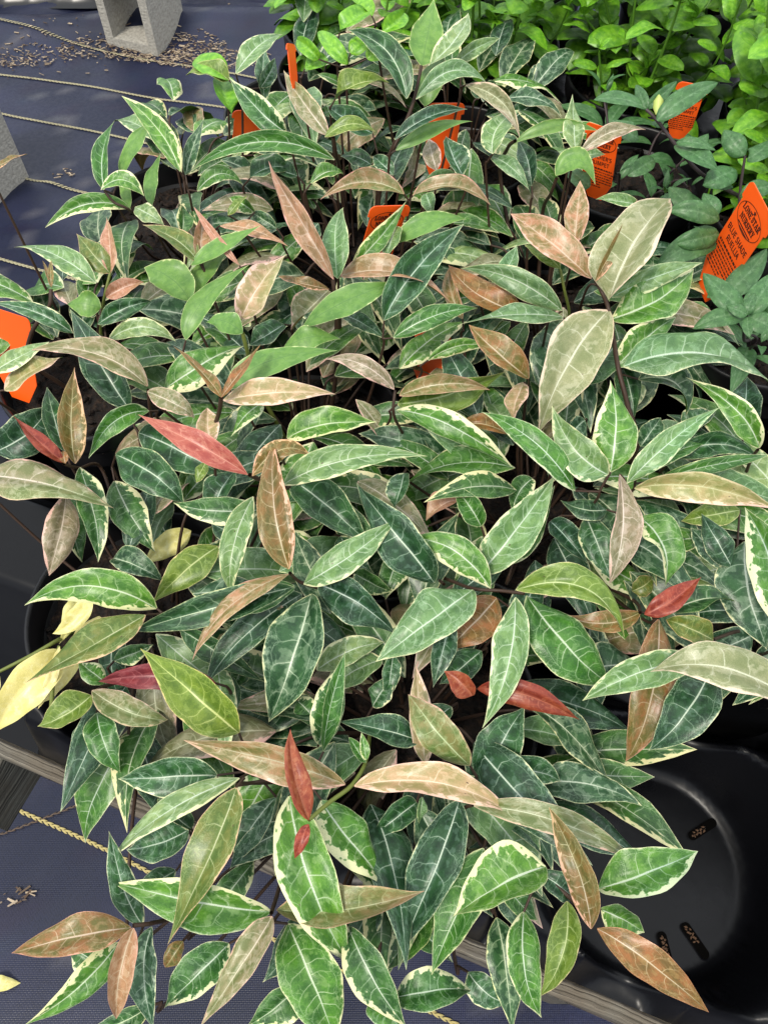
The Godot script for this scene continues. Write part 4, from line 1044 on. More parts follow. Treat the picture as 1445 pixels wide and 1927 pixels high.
	J("N",-296,1030,-540,-283,1035,-543,-276,1034,-555,10,-6,99,15,52)
	S(1.5,true,[Vector3(-271,858,-460),Vector3(-279,885,-453),Vector3(-289,920,-445),Vector3(-270,960,-438),Vector3(-251,980,-443),Vector3(-248,990,-452)])
	S(1.1,false,[Vector3(-245,858,-478),Vector3(-242,885,-479),Vector3(-238,920,-481),Vector3(-219,965,-470),Vector3(-212,980,-481)])
	S(1.0,true,[Vector3(-264,858,-432),Vector3(-272,890,-398),Vector3(-279,956,-371),Vector3(-279,968,-371)],[Vector3(-278,980,-377),Vector3(-270,970,-371)])
	S(1.0,true,[Vector3(-266,858,-433),Vector3(-280,890,-383),Vector3(-292,911,-342),Vector3(-292,923,-342)],[Vector3(-287,930,-346)])
	S(1.0,true,[Vector3(-236,858,-456),Vector3(-227,890,-444),Vector3(-219,949,-435),Vector3(-219,961,-435)],[Vector3(-216,970,-436),Vector3(-210,960,-429),Vector3(-233,970,-427),Vector3(-217,970,-453)])
	S(1.0,true,[Vector3(-212,858,-494),Vector3(-170,890,-511),Vector3(-135,973,-526),Vector3(-135,985,-526)],[Vector3(-130,990,-524)])
	S(1.0,true,[Vector3(-208,858,-475),Vector3(-177,890,-475),Vector3(-152,971,-475),Vector3(-152,983,-475)],[Vector3(-147,990,-478)])
	S(1.0,true,[Vector3(-215,858,-501),Vector3(-188,890,-519),Vector3(-166,951,-534),Vector3(-166,963,-534)],[Vector3(-166,970,-539)])
	S(1.0,true,[Vector3(-277,858,-506),Vector3(-290,890,-523),Vector3(-300,1011,-537),Vector3(-300,1023,-537)],[Vector3(-296,1030,-540)])
	jasmine(-0.37,0.19,"variegated jasmine with orange young shoots and a long coral red leaf",76,103)
	J("G",-63,940,-313,-34,945,-284,-12,926,-267,33,-1,95,30,64)
	J("g",7,970,-422,38,983,-432,70,976,-445,19,10,86,50,43)
	J("g",33,960,-409,56,969,-415,80,963,-419,13,13,60,79,45)
	J("o",11,970,-366,42,984,-365,75,972,-373,17,3,87,50,80)
	J("Y",10,950,-375,49,962,-375,90,957,-400,33,16,70,69,82)
	J("g",9,960,-361,48,971,-337,89,948,-318,21,-21,76,61,35)
	J("o",-165,980,-366,-196,1001,-377,-249,988,-396,24,5,99,13,73)
	J("g",-164,970,-352,-183,979,-335,-200,960,-317,18,39,70,60,74)
	J("o",-164,980,-361,-143,985,-347,-127,975,-343,17,-11,88,46,48)
	J("g",-160,960,-381,-130,976,-391,-106,971,-422,32,5,95,32,44)
	J("N",-107,1000,-339,-118,1008,-351,-143,1010,-377,12,37,92,-10,45)
	J("N",-107,1000,-339,-94,1010,-352,-82,1010,-375,12,-29,96,5,45)
	J("K",-108,990,-345,-70,1000,-343,-29,992,-352,23,0,97,23,54)
	J("U",-110,980,-364,-74,996,-376,-32,986,-387,24,0,-97,-25,20)
	J("U",-60,980,-423,-28,997,-431,7,989,-456,25,9,-99,-7,10)
	J("U",-75,970,-409,-54,981,-412,-33,973,-420,20,1,-98,-22,12)
	J("K",-103,990,-421,-89,1007,-438,-71,1004,-476,27,24,90,37,57)
	J("U",-101,990,-407,-114,998,-411,-129,992,-416,19,-4,-99,-13,18)
	J("U",-146,980,-449,-160,991,-463,-184,988,-481,31,-19,-98,-3,14)
	J("U",-149,970,-462,-137,984,-482,-117,984,-518,20,2,-97,-23,20)
	J("U",-144,980,-410,-131,996,-433,-103,995,-467,17,-7,-95,-30,10)
	J("K",-121,960,-329,-122,968,-340,-126,968,-358,19,2,96,27,67)
	J("g",-85,970,-360,-96,973,-345,-106,963,-336,19,-17,98,12,39)
	J("g",-66,970,-328,-39,981,-331,-5,972,-336,28,-2,99,11,59)
	J("o",7,980,-363,-15,995,-373,-41,987,-390,15,-29,65,70,36)
	J("G",-79,950,-456,-92,952,-442,-107,945,-438,25,-7,99,15,71)
	J("o",-44,960,-485,-58,960,-463,-74,951,-450,32,-22,97,7,67)
	J("G",-34,960,-458,-17,965,-443,2,955,-439,16,6,99,16,40)
	J("O",-33,990,-466,10,1002,-456,50,985,-446,29,4,99,11,77)
	J("N",-42,980,-463,-62,987,-461,-82,982,-472,12,0,97,23,82)
	J("O",-36,1010,-440,-61,1039,-471,-94,1033,-534,21,-43,78,46,83)
	J("L",-34,1000,-452,-36,1018,-474,-35,1017,-521,24,-24,94,24,36)
	J("N",-34,1010,-460,-30,1016,-469,-26,1016,-484,6,-28,95,16,50)
	J("g",-25,990,-475,-3,1004,-492,20,1004,-529,16,33,81,48,40)
	J("G",0,980,-430,23,1003,-458,59,1000,-508,31,27,87,42,62)
	J("O",-141,990,-487,-140,1000,-501,-141,1000,-527,17,41,89,22,82)
	J("Y",-141,990,-481,-159,1001,-494,-188,998,-512,22,14,99,4,52)
	J("O",-110,990,-478,-127,1002,-494,-147,1003,-529,8,-24,89,40,50)
	J("G",-46,940,-325,-56,942,-307,-68,932,-298,22,-4,97,25,44)
	S(1.5,true,[Vector3(-100,858,-383),Vector3(-115,885,-373),Vector3(-134,910,-361),Vector3(-123,950,-348),Vector3(-111,985,-339),Vector3(-107,1000,-339)])
	S(1.5,true,[Vector3(-62,858,-374),Vector3(-60,885,-360),Vector3(-58,900,-343),Vector3(-63,935,-312),Vector3(-72,960,-295),Vector3(-85,990,-284)])
	S(1.5,true,[Vector3(-50,858,-428),Vector3(-43,885,-438),Vector3(-35,950,-451),Vector3(-36,990,-443),Vector3(-37,1005,-446)])
	S(1.1,true,[Vector3(-25,858,-388),Vector3(-7,885,-380),Vector3(15,910,-371),Vector3(7,955,-361),Vector3(8,970,-371)])
	S(1.5,false,[Vector3(-85,858,-413),Vector3(-93,885,-417),Vector3(-103,920,-422),Vector3(-100,970,-406),Vector3(-101,990,-407)])
	S(1.1,true,[Vector3(-109,858,-391),Vector3(-139,885,-382),Vector3(-174,910,-371),Vector3(-168,955,-361),Vector3(-164,980,-363)])
	S(1.0,true,[Vector3(-34,858,-414),Vector3(-16,890,-419),Vector3(-1,956,-423),Vector3(-1,968,-423)],[Vector3(7,970,-422),Vector3(0,980,-430)])
	S(1.0,true,[Vector3(-21,858,-406),Vector3(5,890,-407),Vector3(27,942,-408),Vector3(27,954,-408)],[Vector3(33,960,-409)])
	S(1.0,true,[Vector3(-31,858,-389),Vector3(-12,890,-380),Vector3(4,932,-373),Vector3(4,944,-373)],[Vector3(10,950,-375)])
	S(1.0,true,[Vector3(-106,858,-384),Vector3(-136,890,-369),Vector3(-160,953,-356),Vector3(-160,965,-356)],[Vector3(-164,970,-352)])
	S(1.0,true,[Vector3(-110,858,-392),Vector3(-140,890,-384),Vector3(-165,941,-377),Vector3(-165,953,-377)],[Vector3(-160,960,-381)])
	S(1.0,true,[Vector3(-82,858,-384),Vector3(-91,890,-373),Vector3(-99,957,-363),Vector3(-99,969,-363)],[Vector3(-110,980,-364),Vector3(-85,970,-360)])
	S(1.0,true,[Vector3(-70,858,-409),Vector3(-72,890,-412),Vector3(-73,956,-414),Vector3(-73,968,-414)],[Vector3(-60,980,-423),Vector3(-75,970,-409)])
	S(1.0,true,[Vector3(-105,858,-427),Vector3(-128,890,-440),Vector3(-147,956,-451),Vector3(-147,968,-451)],[Vector3(-146,980,-449),Vector3(-149,970,-462)])
	S(1.0,true,[Vector3(-107,858,-405),Vector3(-129,890,-405),Vector3(-147,961,-405),Vector3(-147,973,-405)],[Vector3(-144,980,-410)])
	S(1.0,true,[Vector3(-91,858,-367),Vector3(-107,890,-343),Vector3(-120,940,-323),Vector3(-120,952,-323)],[Vector3(-121,960,-329)])
	S(1.0,true,[Vector3(-69,858,-366),Vector3(-71,890,-345),Vector3(-72,952,-327),Vector3(-72,964,-327)],[Vector3(-66,970,-328)])
	S(1.0,true,[Vector3(-70,858,-432),Vector3(-72,890,-447),Vector3(-74,933,-460),Vector3(-74,945,-460)],[Vector3(-79,950,-456)])
	S(1.0,true,[Vector3(-52,858,-440),Vector3(-44,890,-459),Vector3(-38,952,-475),Vector3(-38,964,-475)],[Vector3(-44,960,-485),Vector3(-42,980,-463)])
	S(1.0,true,[Vector3(-50,858,-434),Vector3(-42,890,-451),Vector3(-35,978,-464),Vector3(-35,990,-464)],[Vector3(-33,990,-466),Vector3(-34,1010,-460),Vector3(-25,990,-475)])
	S(1.0,true,[Vector3(-98,858,-437),Vector3(-120,890,-460),Vector3(-138,971,-479),Vector3(-138,983,-479)],[Vector3(-141,990,-487),Vector3(-141,990,-481)])
	S(1.0,true,[Vector3(-86,858,-439),Vector3(-97,890,-457),Vector3(-106,971,-473),Vector3(-106,983,-473)],[Vector3(-110,990,-478)])
	S(1.0,true,[Vector3(-55,858,-367),Vector3(-48,890,-346),Vector3(-43,923,-329),Vector3(-43,935,-329)],[Vector3(-46,940,-325)])
	jasmine(-0.17,0.19,"variegated jasmine behind the drooping front plant, with red leaves over the empty well",76,104)
	J("g",85,940,-247,100,953,-268,112,955,-299,21,-24,96,15,66)
	J("g",66,940,-276,57,949,-288,45,948,-305,19,-24,87,43,66)
	J("O",52,930,-304,40,933,-297,29,926,-290,21,-24,96,-11,78)
	J("o",156,970,-298,152,968,-255,148,948,-225,24,27,91,31,76)
	J("g",167,960,-271,178,961,-248,179,947,-226,34,20,95,23,83)
	J("G",138,940,-284,143,942,-258,152,927,-240,24,-29,89,35,43)
	J("G",116,930,-286,127,931,-270,139,922,-257,22,-5,94,32,81)
	J("R",162,950,-206,180,959,-213,201,957,-231,18,-9,98,15,76)
	J("N",174,940,-207,160,944,-156,150,912,-121,29,7,94,32,40)
	J("N",167,930,-217,139,936,-206,117,929,-216,17,-1,100,8,50)
	J("Y",164,930,-232,171,934,-234,179,932,-240,17,17,80,58,53)
	J("K",164,970,-287,202,987,-276,255,965,-270,23,-10,65,75,55)
	J("G",150,950,-283,132,955,-280,118,952,-290,19,4,99,10,42)
	J("l",164,990,-430,125,993,-373,106,963,-334,45,10,94,32,37)
	J("l",162,1000,-429,178,1029,-459,220,1025,-533,53,-46,89,-4,74)
	J("g",168,980,-431,198,991,-437,237,990,-468,45,-5,99,16,69)
	J("g",169,970,-393,189,982,-410,216,981,-436,29,26,82,51,47)
	J("L",166,990,-375,214,1008,-371,275,989,-370,51,2,99,-11,58)
	J("O",61,960,-452,52,972,-471,51,973,-503,14,-35,89,30,71)
	J("L",133,980,-433,92,994,-421,56,978,-425,22,-3,100,0,45)
	J("N",104,970,-382,81,984,-393,63,981,-422,28,9,98,17,72)
	J("K",105,950,-396,97,950,-377,93,942,-366,20,-49,87,4,43)
	J("N",94,940,-352,70,951,-356,48,942,-361,17,6,100,-3,77)
	J("g",125,970,-285,96,995,-307,65,986,-344,21,1,97,26,39)
	J("L",145,980,-291,123,989,-305,109,993,-336,28,-41,74,53,57)
	J("g",147,980,-293,150,997,-318,155,998,-357,31,-20,95,24,37)
	J("L",156,980,-284,181,1001,-302,223,995,-337,19,17,87,46,45)
	J("g",171,960,-306,194,973,-314,226,966,-329,17,-11,99,1,50)
	J("G",205,950,-326,231,961,-330,263,949,-324,21,-1,79,61,81)
	J("g",186,950,-306,218,968,-306,265,954,-320,12,7,76,64,39)
	J("G",187,960,-390,209,968,-379,220,952,-361,32,16,98,10,81)
	J("G",181,950,-412,184,949,-386,187,938,-369,23,-42,85,30,63)
	J("G",182,950,-336,189,957,-344,199,956,-358,18,-10,98,20,77)
	J("G",98,950,-439,90,950,-425,81,944,-417,19,-22,97,9,69)
	J("G",14,940,-320,11,940,-304,7,932,-294,22,-43,89,14,61)
	J("G",68,930,-322,59,930,-308,48,923,-299,19,25,85,46,44)
	J("G",107,930,-322,96,930,-310,90,923,-299,20,-4,97,25,84)
	J("G",219,940,-363,230,945,-366,244,942,-371,20,-12,99,-9,36)
	J("G",149,940,-368,137,941,-354,132,933,-344,22,32,82,47,74)
	S(1.5,true,[Vector3(151,858,-336),Vector3(165,885,-337),Vector3(182,940,-339),Vector3(171,970,-358),Vector3(164,985,-377),Vector3(165,985,-405),Vector3(164,990,-430),Vector3(158,1000,-437),Vector3(155,1000,-450)])
	S(1.1,true,[Vector3(148,858,-305),Vector3(161,885,-293),Vector3(176,900,-278),Vector3(164,940,-289),Vector3(160,968,-290),Vector3(157,968,-299)])
	S(1.1,true,[Vector3(139,858,-292),Vector3(151,885,-264),Vector3(167,920,-230),Vector3(161,946,-209)])
	S(1.0,true,[Vector3(103,858,-291),Vector3(92,890,-264),Vector3(83,921,-242),Vector3(83,933,-242)],[Vector3(85,940,-247)])
	S(1.0,true,[Vector3(95,858,-302),Vector3(81,890,-285),Vector3(69,921,-271),Vector3(69,933,-271)],[Vector3(66,940,-276)])
	S(1.0,true,[Vector3(92,858,-325),Vector3(77,890,-321),Vector3(64,913,-317),Vector3(64,925,-317)],[Vector3(52,930,-304),Vector3(68,930,-322)])
	S(1.0,true,[Vector3(141,858,-306),Vector3(152,890,-291),Vector3(161,938,-279),Vector3(161,950,-279)],[Vector3(167,960,-271),Vector3(150,950,-283)])
	S(1.0,true,[Vector3(122,858,-311),Vector3(124,890,-300),Vector3(124,919,-290),Vector3(124,931,-290)],[Vector3(138,940,-284),Vector3(116,930,-286)])
	S(1.0,true,[Vector3(139,858,-292),Vector3(159,890,-250),Vector3(175,918,-215),Vector3(175,930,-215)],[Vector3(174,940,-207),Vector3(167,930,-217)])
	S(1.0,true,[Vector3(148,858,-367),Vector3(163,890,-385),Vector3(176,943,-400),Vector3(176,955,-400)],[Vector3(169,970,-393),Vector3(187,960,-390),Vector3(181,950,-412)])
	S(1.0,true,[Vector3(100,858,-373),Vector3(79,890,-413),Vector3(62,941,-446),Vector3(62,953,-446)],[Vector3(61,960,-452)])
	S(1.0,true,[Vector3(128,858,-377),Vector3(134,890,-408),Vector3(138,962,-434),Vector3(138,974,-434)],[Vector3(133,980,-433)])
	S(1.0,true,[Vector3(114,858,-361),Vector3(110,890,-377),Vector3(107,942,-389),Vector3(107,954,-389)],[Vector3(104,970,-382),Vector3(105,950,-396)])
	S(1.0,true,[Vector3(110,858,-342),Vector3(105,890,-347),Vector3(100,922,-351),Vector3(100,934,-351)],[Vector3(94,940,-352)])
	S(1.0,true,[Vector3(131,858,-309),Vector3(136,890,-296),Vector3(141,957,-285),Vector3(141,969,-285)],[Vector3(125,970,-285),Vector3(145,980,-291),Vector3(147,980,-293)])
	S(1.0,true,[Vector3(147,858,-319),Vector3(161,890,-311),Vector3(173,937,-305),Vector3(173,949,-305)],[Vector3(171,960,-306),Vector3(186,950,-306)])
	S(1.0,true,[Vector3(160,858,-329),Vector3(182,890,-328),Vector3(199,932,-326),Vector3(199,944,-326)],[Vector3(205,950,-326)])
	S(1.0,true,[Vector3(113,858,-377),Vector3(107,890,-414),Vector3(102,933,-444),Vector3(102,945,-444)],[Vector3(98,950,-439)])
	S(1.0,true,[Vector3(75,858,-330),Vector3(43,890,-328),Vector3(16,924,-326),Vector3(16,936,-326)],[Vector3(14,940,-320)])
	S(1.0,true,[Vector3(115,858,-330),Vector3(112,890,-328),Vector3(110,913,-327),Vector3(110,925,-327)],[Vector3(107,930,-322)])
	S(1.0,true,[Vector3(163,858,-346),Vector3(191,890,-354),Vector3(213,921,-361),Vector3(213,933,-361)],[Vector3(219,940,-363)])
	S(1.0,true,[Vector3(136,858,-353),Vector3(145,890,-364),Vector3(152,923,-373),Vector3(152,935,-373)],[Vector3(149,940,-368)])
	jasmine(0.03,0.19,"variegated jasmine with long pale leaves hanging over the empty well from the right",76,105)
	J("G",183,940,-213,201,951,-216,227,942,-221,23,-8,99,-15,61)
	J("g",239,960,-191,232,983,-224,230,983,-269,31,-33,90,30,56)
	J("G",242,940,-264,236,939,-221,250,917,-190,42,-45,84,31,35)
	J("G",232,930,-251,218,939,-260,210,938,-277,26,4,97,25,58)
	J("G",229,940,-245,218,951,-259,212,950,-280,20,-17,92,35,38)
	J("L",184,960,-173,145,967,-161,114,953,-150,25,3,93,37,83)
	J("l",231,970,-142,184,990,-156,148,975,-160,34,7,100,-2,61)
	J("G",194,950,-168,174,955,-142,156,935,-123,32,-32,95,3,50)
	J("Y",201,950,-189,184,958,-194,172,954,-203,20,-1,95,30,65)
	J("Y",245,940,-289,221,946,-281,203,937,-280,21,1,95,31,65)
	J("g",254,970,-320,237,986,-341,212,984,-371,22,-52,61,60,74)
	J("G",258,950,-346,259,962,-365,265,963,-394,28,-56,81,15,50)
	J("G",229,940,-302,217,946,-309,209,945,-321,19,9,98,18,76)
	S(1.1,true,[Vector3(291,858,-297),Vector3(283,885,-313),Vector3(274,900,-333),Vector3(259,945,-326),Vector3(254,968,-320)])
	S(1.1,true,[Vector3(270,858,-235),Vector3(252,885,-223),Vector3(229,920,-207),Vector3(202,948,-190)])
	S(1.0,true,[Vector3(265,858,-245),Vector3(217,890,-227),Vector3(177,922,-212),Vector3(177,934,-212)],[Vector3(183,940,-213)])
	S(1.0,true,[Vector3(277,858,-228),Vector3(257,890,-204),Vector3(240,940,-186),Vector3(240,952,-186)],[Vector3(239,960,-191)])
	S(1.0,true,[Vector3(273,858,-261),Vector3(255,890,-261),Vector3(240,919,-262),Vector3(240,931,-262)],[Vector3(242,940,-264),Vector3(232,930,-251),Vector3(229,940,-245),Vector3(245,940,-289)])
	S(1.0,true,[Vector3(271,858,-234),Vector3(229,890,-201),Vector3(194,938,-174),Vector3(194,950,-174)],[Vector3(184,960,-173),Vector3(194,950,-168)])
	S(1.0,true,[Vector3(284,858,-222),Vector3(258,890,-178),Vector3(237,952,-141),Vector3(237,964,-141)],[Vector3(231,970,-142)])
	S(1.0,true,[Vector3(283,858,-299),Vector3(269,890,-322),Vector3(257,930,-340),Vector3(257,942,-340)],[Vector3(258,950,-346)])
	S(1.0,true,[Vector3(270,858,-280),Vector3(250,890,-290),Vector3(233,921,-298),Vector3(233,933,-298)],[Vector3(229,940,-302)])
	jasmine(-0.6,0.4,"variegated jasmine at the bench's left end with pale leaves against the bare ground cloth",74,106,-.02,1.0,.03)
	J("g",-236,980,-583,-238,995,-609,-241,997,-656,19,-6,97,23,84)
	J("U",-225,980,-603,-213,997,-626,-198,996,-669,19,21,-97,-14,24)
	J("g",-171,990,-594,-189,1009,-623,-227,1008,-674,21,-20,92,35,49)
	J("U",-197,970,-575,-198,981,-594,-194,982,-626,12,-11,-96,-24,17)
	J("G",-170,980,-603,-164,993,-621,-160,994,-660,14,40,87,27,57)
	J("g",-161,970,-595,-139,982,-602,-121,971,-600,17,4,85,52,47)
	J("L",-129,1020,-688,-109,1035,-704,-89,1032,-745,24,2,97,22,48)
	J("G",-108,990,-697,-110,1004,-721,-109,1006,-767,18,48,86,18,54)
	J("G",-111,1000,-701,-102,1009,-710,-98,1008,-739,15,58,73,37,55)
	J("H",-138,1010,-696,-152,1018,-703,-169,1016,-724,30,17,98,3,38)
	J("H",-144,1000,-719,-142,999,-690,-135,991,-678,26,28,95,15,54)
	J("Y",-137,1010,-696,-155,1017,-698,-176,1011,-702,25,0,97,23,43)
	S(1.1,true,[Vector3(-206,858,-643),Vector3(-207,885,-624),Vector3(-207,920,-602),Vector3(-214,970,-569),Vector3(-225,980,-567),Vector3(-231,988,-571)])
	S(1.0,true,[Vector3(-217,858,-639),Vector3(-225,890,-611),Vector3(-231,961,-587),Vector3(-231,973,-587)],[Vector3(-236,980,-583),Vector3(-225,980,-603)])
	S(1.0,true,[Vector3(-188,858,-641),Vector3(-177,890,-615),Vector3(-168,961,-593),Vector3(-168,973,-593)],[Vector3(-171,990,-594),Vector3(-170,980,-603),Vector3(-161,970,-595)])
	S(1.0,true,[Vector3(-203,858,-638),Vector3(-200,890,-600),Vector3(-198,951,-569),Vector3(-198,963,-569)],[Vector3(-197,970,-575)])
	S(1.0,true,[Vector3(-167,858,-687),Vector3(-145,890,-690),Vector3(-128,991,-692),Vector3(-128,1003,-692)],[Vector3(-129,1020,-688),Vector3(-111,1000,-701),Vector3(-138,1010,-696),Vector3(-137,1010,-696)])
	S(1.0,true,[Vector3(-161,858,-687),Vector3(-132,890,-689),Vector3(-108,971,-691),Vector3(-108,983,-691)],[Vector3(-108,990,-697)])
	S(1.0,true,[Vector3(-176,858,-704),Vector3(-159,890,-715),Vector3(-146,983,-724),Vector3(-146,995,-724)],[Vector3(-144,1000,-719)])
	jasmine(-0.41,0.4,"variegated jasmine holding a partly hidden orange tag and a tall salmon pink leaf",76,107,-1.0,1.0,.02)
	J("o",16,1000,-550,-17,1011,-550,-50,999,-544,20,2,88,48,71)
	J("g",-42,990,-610,-101,1013,-601,-168,989,-605,19,3,64,76,52)
	J("G",-117,970,-613,-98,978,-617,-81,972,-622,27,0,97,23,83)
	J("G",-83,1000,-633,-106,1014,-644,-131,1014,-695,26,-42,76,50,73)
	J("o",-46,1010,-613,-67,1024,-636,-89,1025,-677,21,-35,83,43,60)
	J("Y",-42,1010,-667,-22,1021,-671,3,1015,-688,28,-5,99,11,72)
	J("Y",-49,1010,-611,-27,1019,-615,-6,1011,-615,16,2,90,44,47)
	J("G",-10,990,-648,-33,999,-654,-53,997,-677,26,-20,85,49,79)
	J("G",19,1020,-650,2,1041,-684,-36,1037,-726,28,-6,96,26,67)
	J("U",32,1030,-682,37,1042,-707,42,1045,-753,31,-20,-95,-23,21)
	J("L",38,1030,-682,61,1043,-699,80,1044,-749,24,-20,98,8,39)
	J("L",27,1020,-649,57,1037,-662,90,1025,-670,19,18,68,71,58)
	J("o",70,1020,-670,98,1024,-637,109,1006,-613,17,-47,73,50,61)
	J("U",36,1000,-672,42,1016,-694,57,1016,-743,27,23,-96,-15,24)
	J("G",9,1010,-607,38,1023,-619,69,1017,-636,16,7,93,35,64)
	J("U",10,1000,-608,43,1012,-621,77,1007,-639,14,-8,-92,-39,22)
	J("G",66,990,-588,57,1000,-601,52,1000,-632,26,11,97,20,78)
	J("o",45,980,-610,41,988,-621,36,988,-644,18,-28,92,29,54)
	J("L",35,980,-592,52,987,-593,69,981,-595,13,4,68,73,72)
	J("o",23,1000,-548,55,1010,-547,88,999,-544,18,0,98,21,82)
	J("L",35,980,-578,38,980,-565,41,975,-558,15,-26,91,31,64)
	J("L",9,1000,-511,5,999,-493,-1,992,-482,22,-39,91,10,40)
	J("U",5,990,-502,35,1006,-508,67,996,-527,19,1,-97,-23,16)
	J("Y",-128,980,-550,-120,986,-557,-115,985,-572,12,-16,98,14,63)
	J("G",-76,970,-617,-92,974,-620,-109,974,-634,19,-6,94,34,71)
	J("G",-11,970,-632,-25,975,-637,-39,973,-644,19,-10,88,46,45)
	J("g",-62,980,-592,-47,987,-598,-33,983,-605,18,1,96,27,83)
	J("G",8,970,-617,-1,975,-625,-11,975,-640,18,-4,96,26,79)
	J("G",-56,960,-566,-64,960,-549,-73,953,-540,19,26,88,40,43)
	J("g",-109,970,-567,-120,977,-570,-132,974,-582,14,-34,65,67,80)
	J("G",-91,960,-559,-102,965,-564,-115,964,-575,15,-36,63,69,54)
	J("H",-32,1020,-704,-45,1030,-712,-59,1029,-744,18,-17,93,32,71)
	J("H",-30,1020,-721,-20,1026,-729,-10,1026,-747,21,5,97,25,36)
	J("H",-15,1020,-712,-3,1025,-716,9,1022,-721,20,16,75,64,51)
	J("H",-58,1020,-711,-67,1027,-716,-78,1025,-735,16,-41,76,51,84)
	J("H",-39,1030,-737,-28,1037,-743,-16,1036,-763,25,-13,99,9,57)
	J("H",-71,1010,-715,-61,1014,-717,-53,1013,-729,18,12,93,36,58)
	S(1.5,true,[Vector3(-15,858,-634),Vector3(-9,885,-643),Vector3(-1,950,-654),Vector3(8,990,-625),Vector3(24,1010,-655),Vector3(32,1030,-682)])
	S(1.5,true,[Vector3(-34,858,-630),Vector3(-37,885,-637),Vector3(-40,950,-646),Vector3(-41,990,-618),Vector3(-42,1010,-611)])
	S(1.0,true,[Vector3(-4,858,-582),Vector3(9,890,-564),Vector3(20,982,-550),Vector3(20,994,-550)],[Vector3(16,1000,-550),Vector3(23,1000,-548)])
	S(1.0,true,[Vector3(-73,858,-614),Vector3(-101,890,-613),Vector3(-123,952,-612),Vector3(-123,964,-612)],[Vector3(-117,970,-613)])
	S(1.0,true,[Vector3(-54,858,-621),Vector3(-68,890,-625),Vector3(-79,981,-628),Vector3(-79,993,-628)],[Vector3(-83,1000,-633)])
	S(1.0,true,[Vector3(-38,858,-640),Vector3(-43,890,-654),Vector3(-47,991,-665),Vector3(-47,1003,-665)],[Vector3(-42,1010,-667)])
	S(1.0,true,[Vector3(-17,858,-626),Vector3(-11,890,-632),Vector3(-5,961,-638),Vector3(-5,973,-638)],[Vector3(-10,990,-648),Vector3(-11,970,-632)])
	S(1.0,true,[Vector3(10,858,-639),Vector3(41,890,-659),Vector3(66,1003,-675),Vector3(66,1015,-675)],[Vector3(70,1020,-670)])
	S(1.0,true,[Vector3(3,858,-641),Vector3(20,890,-655),Vector3(35,981,-666),Vector3(35,993,-666)],[Vector3(36,1000,-672)])
	S(1.0,true,[Vector3(-12,858,-610),Vector3(-3,890,-607),Vector3(4,986,-605),Vector3(4,998,-605)],[Vector3(9,1010,-607),Vector3(10,1000,-608)])
	S(1.0,true,[Vector3(14,858,-601),Vector3(43,890,-591),Vector3(67,971,-583),Vector3(67,983,-583)],[Vector3(66,990,-588)])
	S(1.0,true,[Vector3(5,858,-606),Vector3(23,890,-602),Vector3(38,961,-598),Vector3(38,973,-598)],[Vector3(45,980,-610),Vector3(35,980,-592)])
	S(1.0,true,[Vector3(2,858,-599),Vector3(19,890,-590),Vector3(33,963,-583),Vector3(33,975,-583)],[Vector3(35,980,-578)])
	S(1.0,true,[Vector3(-15,858,-572),Vector3(-4,890,-537),Vector3(5,977,-508),Vector3(5,989,-508)],[Vector3(9,1000,-511),Vector3(5,990,-502)])
	S(1.0,true,[Vector3(-66,858,-589),Vector3(-94,890,-570),Vector3(-117,956,-554),Vector3(-117,968,-554)],[Vector3(-128,980,-550),Vector3(-109,970,-567)])
	S(1.0,true,[Vector3(-49,858,-615),Vector3(-61,890,-615),Vector3(-70,951,-614),Vector3(-70,963,-614)],[Vector3(-76,970,-617)])
	S(1.0,true,[Vector3(-48,858,-602),Vector3(-59,890,-595),Vector3(-68,961,-589),Vector3(-68,973,-589)],[Vector3(-62,980,-592)])
	S(1.0,true,[Vector3(-8,858,-614),Vector3(3,890,-613),Vector3(12,951,-613),Vector3(12,963,-613)],[Vector3(8,970,-617)])
	S(1.0,true,[Vector3(-40,858,-593),Vector3(-47,890,-581),Vector3(-52,943,-571),Vector3(-52,955,-571)],[Vector3(-56,960,-566)])
	S(1.0,true,[Vector3(-57,858,-585),Vector3(-73,890,-569),Vector3(-86,941,-556),Vector3(-86,953,-556)],[Vector3(-91,960,-559)])
	S(1.0,true,[Vector3(-31,858,-660),Vector3(-33,890,-686),Vector3(-34,1001,-708),Vector3(-34,1013,-708)],[Vector3(-32,1020,-704),Vector3(-30,1020,-721),Vector3(-15,1020,-712),Vector3(-58,1020,-711)])
	S(1.0,true,[Vector3(-34,858,-660),Vector3(-39,890,-700),Vector3(-43,1011,-733),Vector3(-43,1023,-733)],[Vector3(-39,1030,-737)])
	S(1.0,true,[Vector3(-48,858,-655),Vector3(-63,890,-686),Vector3(-75,991,-711),Vector3(-75,1003,-711)],[Vector3(-71,1010,-715)])
	jasmine(-0.21,0.4,"variegated jasmine with the tallest shoot, of large olive cream leaves",74,108)
	J("N",151,1010,-438,165,1028,-457,195,1027,-505,11,41,79,46,45)
	J("O",152,1000,-452,122,1015,-473,95,1015,-510,31,-6,95,30,58)
	J("O",148,990,-502,150,1004,-521,156,1004,-560,21,-33,93,18,49)
	J("Y",134,990,-474,121,997,-484,108,996,-496,14,-36,71,60,51)
	J("L",168,990,-443,201,1005,-450,240,997,-469,19,21,63,75,45)
	J("N",107,970,-448,72,980,-456,46,981,-489,30,-2,96,28,49)
	J("L",133,980,-440,96,998,-454,60,991,-482,23,-35,56,75,50)
	J("L",86,960,-485,98,969,-498,109,970,-523,18,11,95,31,59)
	J("G",183,950,-439,162,953,-410,147,939,-398,39,-30,96,1,49)
	J("L",91,1000,-603,94,1010,-622,113,1012,-653,26,-36,93,6,37)
	J("U",108,1010,-603,139,1022,-607,175,1012,-610,11,-6,-70,-72,20)
